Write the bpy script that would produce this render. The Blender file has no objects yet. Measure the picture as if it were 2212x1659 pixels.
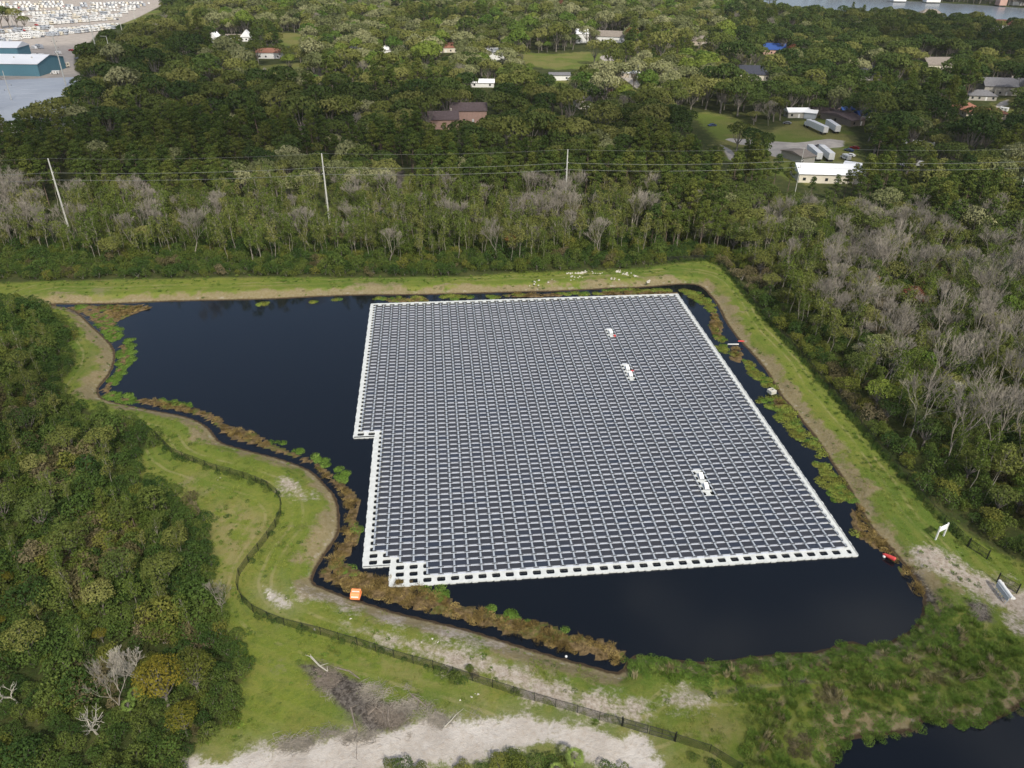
import bpy, math, random
import numpy as np
from mathutils import Matrix, Vector
rng = np.random.default_rng(7); random.seed(7)
R_ = math.radians
scene = bpy.context.scene
COL = scene.collection
# ------------------------------------------------------------------ camera model
SUN_AZ, SUN_EL, SUN_E, SKY, EXPO = 160, 46, 3.8, .135, 0.0
SHADE_CLOUDS = [(600, 620, 330, 310, 420, 45, 1), (-120, 385, 230, 85, 420, 40, 2), (170, 380, 120, 60, 420, 40, 5), (75, 45, 60, 34, 420, 25, 3), (-130, 96, 50, 58, 420, 22, 4), (-350, 560, 170, 150, 420, 40, 6)]
H = 92.04; F = 2986.7/4000*2212
RC = np.array([[9.99913271e-01, 1.31700285e-02, 0.0],
               [6.80302968e-03, -5.16509107e-01, 8.56254671e-01],
               [1.12768984e-02, -8.56180409e-01, -5.16553907e-01]])  # world <- camera (x right, y down, z forward)
def U(u, v, z=1.5):
    "ground point seen at overview pixel (u, v)"
    d = RC @ np.array([(u-1106)/F, (v-829.5)/F, 1.0]); k = (z-H)/d[2]
    return np.array([d[0]*k, d[1]*k])
def proj(x, y, z):
    p = np.stack([np.asarray(x, float), np.asarray(y, float), np.asarray(z, float)-H+0*np.asarray(x, float)], -1)
    c = p @ RC
    w = np.where(c[..., 2] > 1e-3, c[..., 2], 1e-3)
    return 1106+F*c[..., 0]/w, 829.5+F*c[..., 1]/w
def UP(pts, z=1.5): return np.array([U(a, b, z) for a, b in pts])
# ------------------------------------------------------------------ helpers
def tag(o, label=None, cat=None, group=None, kind=None):
    if label: o['label'] = label
    if cat: o['category'] = cat
    if group: o['group'] = group
    if kind: o['kind'] = kind
    return o
def empty(name, loc, rz=0, label=None, cat=None, group=None, s=1):
    o = bpy.data.objects.new(name, None); COL.objects.link(o)
    o.location = loc; o.rotation_euler = (0, 0, rz); o.scale = (s, s, s); o.empty_display_size = 1
    return tag(o, label, cat, group)
class MB:
    def __init__(s): s.v = []; s.f = []; s.mi = []; s.n = 0; s.cur = 0
    def add(s, v, f):
        v = np.asarray(v, float).reshape(-1, 3); s.v.append(v)
        for q in f: s.f.append([i+s.n for i in q]); s.mi.append(s.cur)
        s.n += len(v)
    def box(s, x0, x1, y0, y1, z0, z1, M=None):
        v = np.array([(x0,y0,z0),(x1,y0,z0),(x1,y1,z0),(x0,y1,z0),(x0,y0,z1),(x1,y0,z1),(x1,y1,z1),(x0,y1,z1)], float)
        if M is not None: v = np.array([tuple(M @ Vector(p)) for p in v])
        s.add(v, [(3,2,1,0),(4,5,6,7),(0,1,5,4),(1,2,6,5),(2,3,7,6),(3,0,4,7)])
    def tube(s, pts, rad, n=5, cap=True):
        pts = np.asarray(pts, float); m = len(pts); rad = np.broadcast_to(rad, (m,))
        V = []
        for i in range(m):
            t = pts[min(i+1, m-1)]-pts[max(i-1, 0)]; t = t/(np.linalg.norm(t)+1e-9)
            a = np.cross(t, (0, 0, 1) if abs(t[2]) < .9 else (1, 0, 0)); a /= np.linalg.norm(a); b = np.cross(t, a)
            for k in range(n):
                w = 2*math.pi*k/n; V.append(pts[i]+rad[i]*(math.cos(w)*a+math.sin(w)*b))
        Fc = [(i*n+k, i*n+(k+1) % n, (i+1)*n+(k+1) % n, (i+1)*n+k) for i in range(m-1) for k in range(n)]
        if cap: Fc += [tuple(range(n))[::-1], tuple((m-1)*n+k for k in range(n))]
        s.add(V, Fc)
    def prism(s, poly, z0, z1):
        n = len(poly); V = [(a, b, z0) for a, b in poly]+[(a, b, z1) for a, b in poly]
        s.add(V, [tuple(range(n))[::-1], tuple(n+i for i in range(n))]+[(i, (i+1) % n, n+(i+1) % n, n+i) for i in range(n)])
    def quads(s, Q):
        Q = np.asarray(Q).reshape(-1, 3); k = len(Q)//4
        s.v.append(Q); b = s.n
        s.f += [[b+4*i, b+4*i+1, b+4*i+2, b+4*i+3] for i in range(k)]; s.mi += [s.cur]*k; s.n += len(Q)
    def mesh(s, name, mats, smooth=False):
        me = bpy.data.meshes.new(name)
        v = np.concatenate(s.v) if s.v else np.zeros((0, 3))
        me.from_pydata(v.tolist(), [], s.f)
        for m in (mats if isinstance(mats, (list, tuple)) else [mats]): me.materials.append(m)
        if any(s.mi): me.polygons.foreach_set('material_index', s.mi)
        if smooth: me.polygons.foreach_set('use_smooth', [True]*len(me.polygons))
        me.update(); return me
    def build(s, name, mats, parent=None, smooth=False, loc=None):
        o = bpy.data.objects.new(name, s.mesh(name, mats, smooth)); COL.objects.link(o)
        if parent is not None: o.parent = parent
        if loc is not None: o.location = loc
        return o
# ------------------------------------------------------------------ materials
def newmat(name):
    m = bpy.data.materials.new(name); m.use_nodes = True; nt = m.node_tree
    b = nt.nodes['Principled BSDF']; return m, nt, b
def N(nt, t, **kw):
    n = nt.nodes.new(t)
    for k, v in kw.items():
        if k in n.inputs.keys() if isinstance(k, str) else False: n.inputs[k].default_value = v
        else: setattr(n, k, v)
    return n
def mat(name, col, rough=.7, metal=0, spec=.3, var=.12, scale=1.0):
    m, nt, b = newmat(name)
    b.inputs['Roughness'].default_value = rough; b.inputs['Metallic'].default_value = metal
    b.inputs['Specular IOR Level'].default_value = spec
    tc = N(nt, 'ShaderNodeNewGeometry'); ns = N(nt, 'ShaderNodeTexNoise'); ns.inputs['Scale'].default_value = scale; ns.inputs['Detail'].default_value = 6
    nt.links.new(tc.outputs['Position'], ns.inputs['Vector'])
    mr = N(nt, 'ShaderNodeMapRange'); mr.inputs['From Min'].default_value = .3; mr.inputs['From Max'].default_value = .7
    mr.inputs['To Min'].default_value = 1-var; mr.inputs['To Max'].default_value = 1+var
    nt.links.new(ns.outputs[0], mr.inputs['Value'])
    mx = N(nt, 'ShaderNodeVectorMath', operation='SCALE'); mx.inputs[0].default_value = col
    nt.links.new(mr.outputs[0], mx.inputs['Scale']); nt.links.new(mx.outputs[0], b.inputs['Base Color'])
    return m
LEAF = 1.5
def leafmat(name, cols, transl=.25, nscale=.35, spread=.35):
    cols = [(c[0]*LEAF*.97, c[1]*LEAF, c[2]*LEAF*.86) for c in cols]
    "foliage: colour differs from plant to plant and in patches within a plant"
    m, nt, b = newmat(name); L = nt.links.new
    oi = N(nt, 'ShaderNodeObjectInfo'); tc = N(nt, 'ShaderNodeNewGeometry')
    ns = N(nt, 'ShaderNodeTexNoise'); ns.inputs['Scale'].default_value = nscale; ns.inputs['Detail'].default_value = 5; ns.inputs['Roughness'].default_value = .65
    L(tc.outputs['Position'], ns.inputs['Vector'])
    a = N(nt, 'ShaderNodeMath', operation='MULTIPLY_ADD'); a.inputs[1].default_value = spread*2.4; a.inputs[2].default_value = -spread*1.2
    L(ns.outputs[0], a.inputs[0])
    s = N(nt, 'ShaderNodeMath', operation='ADD'); s.use_clamp = True; L(oi.outputs['Random'], s.inputs[0]); L(a.outputs[0], s.inputs[1])
    cr = N(nt, 'ShaderNodeValToRGB'); e = cr.color_ramp.elements
    while len(e) < len(cols): e.new(.5)
    for i, c in enumerate(cols): e[i].position = i/(len(cols)-1); e[i].color = (*c, 1)
    L(s.outputs[0], cr.inputs[0])
    n2 = N(nt, 'ShaderNodeTexNoise'); n2.inputs['Scale'].default_value = 2.3; n2.inputs['Detail'].default_value = 3; L(tc.outputs['Position'], n2.inputs['Vector'])
    mr = N(nt, 'ShaderNodeMapRange'); mr.inputs['From Min'].default_value = .3; mr.inputs['From Max'].default_value = .7; mr.inputs['To Min'].default_value = .68; mr.inputs['To Max'].default_value = 1.32; L(n2.outputs[0], mr.inputs['Value'])
    sc = N(nt, 'ShaderNodeVectorMath', operation='SCALE'); L(cr.outputs[0], sc.inputs[0]); L(mr.outputs[0], sc.inputs['Scale'])
    L(sc.outputs[0], b.inputs['Base Color']); b.inputs['Roughness'].default_value = .75; b.inputs['Specular IOR Level'].default_value = .15
    tr = N(nt, 'ShaderNodeBsdfTranslucent'); L(sc.outputs[0], tr.inputs['Color'])
    mix = N(nt, 'ShaderNodeMixShader'); mix.inputs[0].default_value = transl
    L(b.outputs[0], mix.inputs[1]); L(tr.outputs[0], mix.inputs[2]); L(mix.outputs[0], nt.nodes['Material Output'].inputs['Surface'])
    return m
M = {}
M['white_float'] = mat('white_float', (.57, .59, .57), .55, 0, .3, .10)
M['shaded_float'] = mat('shaded_float', (.50, .54, .61), .6, 0, .3, .05)  # white float plastic with the panels' shade put into its colour
M['rail'] = mat('panel_rail', (.40, .44, .48), .5, 0, .3, .05)
M['shaded_face'] = mat('shaded_float_face', (.44, .47, .53), .6, 0, .3, .05)  # shade under the raised panel edge put into the colour
M['frame_alu'] = mat('panel_frame', (.42, .44, .48), .4, .5, .4, .03)
M['white'] = mat('white_paint', (.75, .75, .73), .5, 0, .3, .05)
M['cream'] = mat('cream_paint', (.68, .63, .52), .6, 0, .3, .06)
M['orange'] = mat('orange_plastic', (.95, .30, .11), .45, 0, .4, .06)
M['red'] = mat('red_paint', (.55, .06, .055), .5, 0, .4, .08)
M['black'] = mat('black_metal', (.012, .013, .013), .5, 0, .4, .1)
M['dark'] = mat('near_black', (.012, .012, .014), .9)
M['tyre'] = mat('tyre_rubber', (.02, .02, .02), .9)
M['glass'] = mat('dark_glass', (.02, .025, .03), .1, 0, .6)
M['concrete'] = mat('concrete', (.52, .51, .45), .85, 0, .2, .12)
M['galv'] = mat('weathered_pole', (.50, .50, .46), .7, .0, .3, .15)
M['wire'] = mat('cable_metal', (.22, .23, .22), .5, .6)
M['rock'] = mat('limestone', (.50, .47, .41), .9, 0, .2, .2, 2)
M['teal'] = mat('teal_cladding', (.10, .23, .29), .6, 0, .3, .06)
M['roof_white'] = mat('white_roof', (.86, .87, .88), .5, 0, .3, .03, .1)
M['roof_pale'] = mat('pale_membrane_roof', (.40, .43, .47), .7, 0, .2, .05, .08)
M['roof_brown'] = mat('brown_shingle', (.13, .10, .10), .9, 0, .1, .15, 1)
M['roof_tan'] = mat('tan_shingle', (.24, .21, .18), .9, 0, .1, .15, 1)
M['roof_grey'] = mat('grey_shingle', (.17, .17, .18), .9, 0, .1, .15, 1)
M['roof_slate'] = mat('slate_shingle', (.055, .06, .08), .9, 0, .1, .15, 1)
M['roof_red'] = mat('red_tile', (.26, .10, .08), .9, 0, .1, .15, 1)
M['roof_orange'] = mat('orange_tile', (.27, .13, .09), .9, 0, .1, .15, 1)
M['roof_blue'] = mat('blue_tarp', (.03, .08, .28), .6, 0, .3, .1, 1)
M['wall_tan'] = mat('tan_wall', (.48, .42, .34), .8, 0, .2, .08)
M['wall_grey'] = mat('grey_wall', (.40, .38, .34), .8, 0, .2, .08)
M['wall_pink'] = mat('pink_wall', (.50, .33, .27), .8, 0, .2, .08)
M['car_blue'] = mat('blue_car_paint', (.05, .08, .17), .3, .3, .5)
M['car_red'] = mat('red_car_paint', (.40, .03, .03), .3, .2, .5)
M['car_grey'] = mat('grey_car_paint', (.22, .23, .25), .3, .4, .5)
M['wood'] = mat('weathered_wood', (.20, .17, .14), .9, 0, .1, .25, 3)
M['bark'] = mat('grey_bark', (.20, .18, .155), .9, 0, .1, .25, 2)
M['bark_pine'] = mat('pine_bark', (.15, .115, .09), .9, 0, .1, .25, 2)
M['bark_pale'] = mat('pale_bark', (.27, .25, .20), .9, 0, .1, .2, 2)
M['twig'] = mat('bare_twigs', (.26, .235, .195), .9, 0, .1, .25, .3)
M['twig_pale'] = mat('pale_bare_twigs', (.36, .34, .285), .9, 0, .1, .2, .3)
M['oak'] = leafmat('oak_leaves', [(.026, .046, .012), (.048, .070, .018), (.078, .094, .026)])
M['oak_olive'] = leafmat('olive_oak_leaves', [(.056, .074, .018), (.104, .112, .030), (.150, .148, .052)])
M['oak_moss_lit'] = leafmat('mossy_lit_oak_leaves', [(.090, .100, .044), (.150, .156, .078), (.215, .208, .122)])  # Spanish-moss grey, paled further to stand for sunlight on the far woods
M['oak_green'] = leafmat('fresh_oak_leaves', [(.050, .090, .018), (.090, .130, .024), (.140, .170, .034)])
M['pine'] = leafmat('pine_needles', [(.036, .060, .014), (.062, .084, .018), (.096, .106, .024)])
M['slender'] = leafmat('slender_tree_leaves', [(.062, .086, .018), (.090, .118, .024), (.115, .125, .036)], .3)
M['shrub'] = leafmat('shrub_leaves', [(.024, .048, .012), (.050, .080, .018), (.080, .100, .024)])
M['shrub_ol'] = leafmat('olive_shrub_leaves', [(.050, .072, .014), (.085, .100, .020), (.120, .118, .028)])
M['shrub_br'] = leafmat('brown_shrub_leaves', [(.070, .062, .030), (.105, .088, .048), (.140, .115, .075)])
M['yellow'] = leafmat('yellow_leaves', [(.06, .070, .014), (.10, .095, .014), (.15, .115, .016)])
M['rust'] = leafmat('rust_leaves', [(.11, .065, .03), (.16, .09, .035), (.19, .12, .045)])
M['crimson'] = leafmat('crimson_leaves', [(.12, .045, .032), (.16, .065, .045), (.15, .08, .05)])
M['palm'] = leafmat('palm_fronds', [(.07, .10, .025), (.10, .15, .035), (.14, .18, .05)])
M['reed'] = leafmat('dry_reeds', [(.060, .042, .016), (.120, .082, .030), (.20, .145, .062)], .2, .5, .5)
M['marsh'] = leafmat('green_marsh', [(.050, .090, .014), (.072, .120, .020), (.095, .145, .030)], .2, .3, .5)
M['marsh_y'] = leafmat('olive_marsh', [(.09, .09, .02), (.13, .14, .03), (.14, .17, .035)], .2, .4, .5)
M['tallgrass'] = leafmat('tall_grass', [(.066, .112, .018), (.090, .138, .024), (.125, .150, .040)], .2, .12, .6)
M['seed'] = leafmat('seed_heads', [(.13, .11, .06), (.19, .16, .09), (.25, .21, .14)], .2)
M['turf'] = leafmat('turf_tufts', [(.09, .12, .022), (.13, .165, .03), (.18, .19, .05)], .2, .3, .5)
def panelmat():
    m, nt, b = newmat('solar_glass'); L = nt.links.new
    oi = N(nt, 'ShaderNodeNewGeometry'); vn = N(nt, 'ShaderNodeTexWhiteNoise')
    at = N(nt, 'ShaderNodeAttribute'); at.attribute_name = 'cell'; L(at.outputs['Fac'], vn.inputs['Vector'])
    vn.noise_dimensions = '1D'; L(at.outputs['Fac'], vn.inputs['W'])
    cr = N(nt, 'ShaderNodeValToRGB'); e = cr.color_ramp.elements; e.new(.5)
    for i, c in enumerate([(.042, .045, .054), (.050, .051, .060), (.038, .046, .066)]): e[i].position = i/2; e[i].color = (*c, 1)
    L(vn.outputs['Value'], cr.inputs[0]); L(cr.outputs[0], b.inputs['Base Color'])
    b.inputs['Roughness'].default_value = .28; b.inputs['Specular IOR Level'].default_value = .12
    return m
M['panel'] = panelmat()
def watermat(name, col, bump=.12, rough=.03, sc=1.6):
    m, nt, b = newmat(name); L = nt.links.new
    b.inputs['Base Color'].default_value = (*col, 1); b.inputs['Roughness'].default_value = rough; b.inputs['IOR'].default_value = 1.45
    tc = N(nt, 'ShaderNodeNewGeometry'); n1 = N(nt, 'ShaderNodeTexNoise'); n1.inputs['Scale'].default_value = sc; n1.inputs['Detail'].default_value = 4
    L(tc.outputs['Position'], n1.inputs['Vector']); n2 = N(nt, 'ShaderNodeTexNoise'); n2.inputs['Scale'].default_value = .03; L(tc.outputs['Position'], n2.inputs['Vector'])
    mu = N(nt, 'ShaderNodeMath', operation='MULTIPLY'); L(n2.outputs[0], mu.inputs[0]); mu.inputs[1].default_value = bump*2
    bp = N(nt, 'ShaderNodeBump'); bp.inputs['Distance'].default_value = .05; L(mu.outputs[0], bp.inputs['Strength']); L(n1.outputs[0], bp.inputs['Height']); L(bp.outputs[0], b.inputs['Normal'])
    return m
M['water'] = watermat('pond_water', (.0042, .0056, .0078), .16, .06)
M['lakewater'] = watermat('lake_water', (.16, .18, .20), .5, .25, .3)
# ------------------------------------------------------------------ zones (traced on the photograph, laid on the ground)
SHORE = [(100,656),(175,657),(275,655),(350,651),(450,649),(553,647),(603,645),(678,641),(778,637),(878,637),(978,635),(1106,631),(1206,629),(1281,625),(1331,622),(1388,621),(1461,614),(1496,613),(1516,619),(1531,634),(1551,659),(1568,696),(1593,731),(1626,765),(1659,805),(1684,854),(1709,879),(1734,912),(1759,942),(1784,979),(1799,1004),(1834,1054),(1849,1089),(1871,1124),(1899,1162),(1919,1179),(1959,1229),(1985,1262),(1998,1300),(1985,1350),(1930,1384),(1880,1396),(1830,1382),(1780,1406),(1700,1410),(1620,1418),(1560,1428),(1500,1430),(1420,1420),(1362,1412),(1343,1454),(1318,1449),(1256,1432),(1206,1419),(1156,1404),(1106,1389),(1053,1372),(1003,1357),(928,1339),(853,1322),(803,1305),(758,1292),(708,1272),(673,1259),(680,1234),(700,1200),(715,1180),(732,1152),(734,1130),(732,1094),(723,1067),(703,1047),(678,1019),(640,1002),(603,989),(553,977),(512,966),(475,955),(462,937),(450,922),(425,907),(390,896),(345,888),(300,880),(220,862),(210,842),(220,829),(240,805),(250,772),(246,750),(225,727),(200,705),(175,680),(160,668),(130,662)]
POND2 = [(1760,1760),(1801,1659),(1806,1619),(1839,1594),(1884,1589),(1959,1582),(1989,1572),(1991,1554),(2034,1557),(2071,1564),(2129,1569),(2149,1552),(2174,1544),(2204,1524),(2300,1470),(2500,1440),(2500,1760)]
LAWN = [(-60,613),(100,608),(250,604),(400,602),(553,598),(700,600),(850,600),(1000,598),(1106,590),(1200,587),(1300,585),(1400,578),(1460,568),(1516,560),(1568,583),(1618,643),(1659,693),(1734,775),(1784,835),(1866,932),(1921,997),(1971,1052),(2030,1108),(2090,1150),(2150,1190),(2212,1215),(2330,1240),(2400,1700),(1300,1760),(380,1760),(395,1640),(430,1600),(500,1560),(520,1500),(530,1440),(500,1380),(470,1330),(450,1260),(455,1200),(450,1150),(420,1100),(340,1060),(280,1010),(290,985),(345,955),(330,935),(240,900),(150,870),(120,840),(155,780),(150,720),(100,668),(60,650),(-60,655)]
SAND = [
 [(380,1700),(395,1640),(430,1632),(480,1640),(553,1620),(640,1612),(700,1600),(760,1587),(820,1580),(900,1562),(1000,1550),(1106,1545),(1180,1558),(1240,1572),(1300,1585),(1343,1600),(1352,1572),(1398,1585),(1412,1620),(1440,1650),(1460,1700),(1350,1700),(1310,1655),(1280,1632),(1200,1606),(1106,1612),(1060,1627),(960,1645),(870,1655),(760,1665),(700,1700)],
 [(750,1346),(775,1353),(860,1376),(960,1400),(1000,1412),(1080,1440),(1130,1455),(1200,1480),(1225,1500),(1280,1512),(1330,1515),(1380,1512),(1400,1545),(1410,1575),(1390,1585),(1345,1570),(1320,1542),(1250,1525),(1180,1515),(1106,1482),(1030,1457),(950,1424),(870,1398),(790,1368)],
 [(1965,1187),(2010,1182),(2040,1197),(2090,1227),(2130,1240),(2170,1255),(2240,1280),(2240,1360),(2195,1350),(2165,1312),(2130,1292),(2082,1266),(2020,1240),(1980,1217)],
 [(565,1262),(578,1266),(598,1288),(618,1308),(600,1308),(582,1292)],
 [(1180,1315),(1000,1360),(1030,1382),(1015,1400),(985,1392),(960,1360)],
 [(1455,1500),(1520,1498),(1560,1515),(1530,1530),(1480,1522)]]
PATHS = [SAND[1], SAND[2], [(1440,1505),(1500,1500),(1555,1512),(1530,1530),(1480,1524)], [(610,1035),(655,1052),(668,1068),(650,1072),(625,1056)], [(690,1215),(720,1175),(728,1160),(735,1150),(735,1165),(722,1195),(700,1225)], [(660,1262),(760,1300),(900,1340),(1000,1366),(1060,1380),(1106,1398),(1060,1392),(980,1375),(880,1352),(760,1320),(650,1280)]]
SAND = [SAND[0], SAND[3]]
DRY = [[(35,640),(90,634),(130,642),(200,636),(235,632),(240,645),(340,640),(460,640),(640,636),(640,645),(340,652),(240,656),(100,658)], [(190,768),(198,755),(216,765),(225,790),(222,815),(240,835),(205,845),(185,812)], [(1480,606),(1530,606),(1560,625),(1572,665),(1600,700),(1585,712),(1560,672),(1530,630),(1480,616)],
 [(1640,760),(1690,850),(1740,915),(1800,1000),(1850,1070),(1900,1140),(1940,1190),(1930,1200),(1880,1140),(1830,1060),(1770,970),(1700,880),(1630,780)], [(455,1180),(430,1110),(470,1085),(520,1080),(580,1110),(590,1150),(540,1200),(500,1270),(480,1330),(460,1290)], [(400,1030),(450,1020),(470,1050),(430,1075),(390,1060)],
 [(900,1390),(960,1400),(1100,1440),(1240,1495),(1180,1490),(1050,1450),(930,1415)], [(980,1480),(1050,1490),(1060,1520),(990,1515)], [(760,1405),(800,1410),(880,1440),(960,1470),(940,1482),(860,1460),(780,1430)], [(1540,1540),(1600,1560),(1580,1640),(1520,1650),(1500,1590)]]
MUD = [[(655,1437),(690,1430),(730,1450),(770,1472),(805,1500),(850,1525),(885,1560),(840,1580),(790,1582),(765,1545),(712,1505),(672,1462)],
       [(1495,1497),(1560,1496),(1620,1490),(1700,1478),(1800,1462),(1800,1458),(1700,1473),(1620,1485),(1560,1491)],
       [(130,655),(280,655),(345,652),(320,668),(270,690),(250,700),(225,678),(200,672),(165,672)],
       [(1920,1176),(1990,1226),(2030,1290),(2010,1300),(1980,1262),(1950,1222)],
       [(2090,1300),(2130,1310),(2145,1345),(2110,1345)],[(856,372),(876,366),(872,392),(870,432),(852,440),(854,400)]]
LOT = [[(-300,0),(350,-3),(348,12),(300,37),(262,52),(215,70),(190,95),(160,120),(162,152),(178,165),(150,215),(100,260),(-200,300),(-400,100)]]
LAKE = [[(1540,-6),(1620,6),(1700,22),(1800,34),(1900,42),(2000,50),(2100,60),(2212,75),(2400,90),(2600,60),(2400,26),(2212,17),(2100,9),(2000,4),(1920,-2),(1800,-8),(1650,-12)]]
CLEAR = [  # clearings, yards, tracks that are seen between the trees
 [(1500,245),(1545,245),(1600,262),(1625,275),(1640,290),(1640,310),(1600,318),(1570,312),(1545,290)],
 [(1655,292),(1720,262),(1800,262),(1835,290),(1850,330),(1880,385),(1840,395),(1800,392),(1745,395),(1710,388),(1672,372),(1655,350)],
 [(593,72),(665,72),(660,88),(640,100),(615,98),(594,86)],
 [(1105,112),(1195,118),(1270,112),(1300,122),(1260,148),(1200,150),(1140,140)],
 [(1200,165),(1222,165),(1222,205),(1206,205)],
 [(1552,310),(1570,318),(1598,345),(1575,348)],
 [(850,375),(880,365),(878,390),(872,430),(850,440),(852,400)],
 [(553,145),(620,138),(700,136),(680,150),(553,163)],
 [(262,52),(348,14),(352,26),(300,48),(270,58)],
 [(2140,262),(2150,225),(2185,212),(2195,220),(2170,262)],
 [(1280,118),(1325,140),(1350,170),(1376,190),(1382,172),(1345,150),(1312,118)]]
ROAD = [[(1553,296),(1660,305),(1720,308),(1790,300),(1830,305),(1822,318),(1740,322),(1702,340),(1668,342),(1655,315),(1600,313)],
        [(1556,312),(1572,318),(1600,344),(1578,350)],
        [(1290,120),(1318,118),(1348,150),(1384,182),(1376,192),(1340,165)],[(2140,262),(2150,225),(2185,212),(2195,220),(2170,262)]]
# ------------------------------------------------------------------ signed distances
def densify(P, n=1): return P
def sdist(P, X, Y, cap=60.0):
    "signed distance (negative inside) to polygon P for points"
    P = np.asarray(P); out = np.full(X.shape, cap); ins = np.zeros(X.shape, bool)
    x0, y0 = P.min(0)-cap; x1, y1 = P.max(0)+cap
    sel = np.where((X > x0) & (X < x1) & (Y > y0) & (Y < y1))[0]
    if not len(sel): return out
    x = X[sel]; y = Y[sel]; d = np.full(x.shape, 1e18); c = np.zeros(x.shape, bool)
    Q = np.roll(P, -1, 0)
    for (ax, ay), (bx, by) in zip(P, Q):
        ex, ey = bx-ax, by-ay; L2 = ex*ex+ey*ey+1e-12
        t = np.clip(((x-ax)*ex+(y-ay)*ey)/L2, 0, 1)
        d = np.minimum(d, (x-ax-t*ex)**2+(y-ay-t*ey)**2)
        if ay != by:
            cr = ((ay > y) != (by > y)) & (x < (bx-ax)*(y-ay)/(by-ay)+ax); c ^= cr
    d = np.sqrt(d); d[c] *= -1
    out[sel] = np.minimum(d, cap); return out
def sdu(polys, X, Y, cap=60.0, z=1.5):
    o = np.full(X.shape, cap)
    for p in polys: o = np.minimum(o, sdist(UP(p, z), X, Y, cap))
    return o
def smooth_poly(P, it=2):
    P = np.asarray(P, float)
    for _ in range(it):
        Q = np.roll(P, -1, 0); P = np.stack([.75*P+.25*Q, .25*P+.75*Q], 1).reshape(-1, 2)
    return P
shoreW = smooth_poly(UP(SHORE, .1), 1)
pond2W = smooth_poly(UP(POND2, .1), 1)
lakeW = [UP(p, .5) for p in LAKE]
GZ = 1.5
MARGIN = [[(100,656),(175,657),(275,655),(350,652),(300,664),(272,680),(262,690),(258,705),(265,724),(256,742),(284,735),(292,772),(275,795),(262,815),(252,835),(262,850),(302,858),(300,880),(220,862),(210,842),(220,829),(240,805),(250,772),(246,750),(225,727),(200,705),(175,680),(130,662)]]
def height(ds):
    t = np.clip(ds/4.0, -1.5, 1); return np.where(t > 0, .05+(GZ-.05)*(t*t*(3-2*t)), .05+t*1.4)
# ------------------------------------------------------------------ ground
def axis(a, b, fine, lo, hi, grow=1.09):
    c = list(np.arange(a, b, fine)); s = fine; x = c[-1]
    while x < hi: s *= grow; s = min(s, 16); x += s; c.append(x)
    s = fine; x = a; L = []
    while x > lo: s *= grow; s = min(s, 16); x -= s; L.append(x)
    return np.array(L[::-1]+c)
xs = axis(-120, 150, .75, -2600, 2600); ys = axis(48, 265, .75, -300, 2600)
ys = np.concatenate([ys, [3200, 4500, 7000]]); xs = np.concatenate([[-7000, -4000], xs, [4000, 7000]])
XX, YY = np.meshgrid(xs, ys); X = XX.ravel(); Y = YY.ravel()
d_shore = np.minimum(sdist(shoreW, X, Y), sdist(pond2W, X, Y))
d_lake = np.full(X.shape, 60.0)
for p in lakeW: d_lake = np.minimum(d_lake, sdist(p, X, Y))
d_w = np.minimum(d_shore, d_lake)
d_sand = sdu(SAND, X, Y); d_path = sdu(PATHS, X, Y); d_dry = sdu(DRY, X, Y); d_mud = sdu(MUD, X, Y); d_lot = sdu(LOT, X, Y); d_road = sdu(ROAD, X, Y)
lawnW = UP(LAWN); d_lawn = sdist(lawnW, X, Y)
d_field = sdu(CLEAR, X, Y)
bump = .12*np.sin(X*.31+Y*.17)*np.sin(Y*.23-X*.11)+.08*np.sin(X*.9)*np.sin(Y*.8+1)
def ell(cx, cy, rx, ry, n=14): return [(cx+rx*math.cos(k*6.283/n)*(1+.12*math.sin(k*2.3)), cy+ry*math.sin(k*6.283/n)) for k in range(n)]
REED = [[(305,866),(330,863),(400,881),(440,891),(470,906),(500,926),(553,941),(578,957),(640,986),(680,1001),(700,1030),(740,1050),(762,1066),(772,1085),(762,1100),(757,1120),(772,1140),(770,1160),(758,1180),(745,1200),(735,1210),(745,1225),(790,1245),(850,1255),(900,1266),(980,1306),(1040,1322),(1106,1341),(1150,1347),(1180,1353),(1240,1376),(1300,1388),(1335,1400),(1343,1436),(1330,1436),(1250,1412),(1180,1392),(1106,1366),(1050,1350),(950,1326),(860,1302),(780,1281),(735,1265),(702,1249),(697,1235),(712,1205),(728,1185),(745,1150),(746,1100),(740,1075),(720,1040),(690,1006),(640,985),(560,958),(510,945),(485,930),(470,915),(440,895),(400,885),(350,880),(310,876)],
 [(1862,1088),(1845,1110),(1853,1140),(1868,1165),(1900,1182),(1920,1198),(1950,1228),(1972,1262),(1985,1285),(1990,1262),(1955,1222),(1925,1186),(1880,1140)],
 [(205,662),(300,660),(322,664),(290,674),(262,686),(250,692),(232,678)], ell(1375,633,85,2.2), ell(1150,637,60,1.6), ell(880,649,40,1.6), ell(1547,700,8,30), ell(1590,765,7,16), ell(1685,870,8,10)]
d_margin = sdu(MARGIN, X, Y, 20, .1); d_reed = sdu(REED, X, Y, 20, .1)
Z = height(d_w)+bump*np.clip(d_w/5, 0, 1)
bed = .11+.13*np.sin(X*1.1+Y*.6)*np.sin(Y*1.3-X*.5)+.08*np.sin(X*2.3+1)*np.sin(Y*2.1)
Z = np.where((d_w < .3) & (d_margin < 0), np.maximum(Z, bed), Z); Z = np.where((d_w < -1.2) & (d_reed < .3), np.maximum(Z, bed-.03), Z)
nx, ny = len(xs), len(ys)
idx = np.arange(nx*ny).reshape(ny, nx)
quads = np.stack([idx[:-1, :-1], idx[:-1, 1:], idx[1:, 1:], idx[1:, :-1]], -1).reshape(-1, 4)
me = bpy.data.meshes.new('ground'); me.vertices.add(nx*ny); me.loops.add(quads.size); me.polygons.add(len(quads))
me.vertices.foreach_set('co', np.stack([X, Y, Z], -1).ravel())
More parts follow.
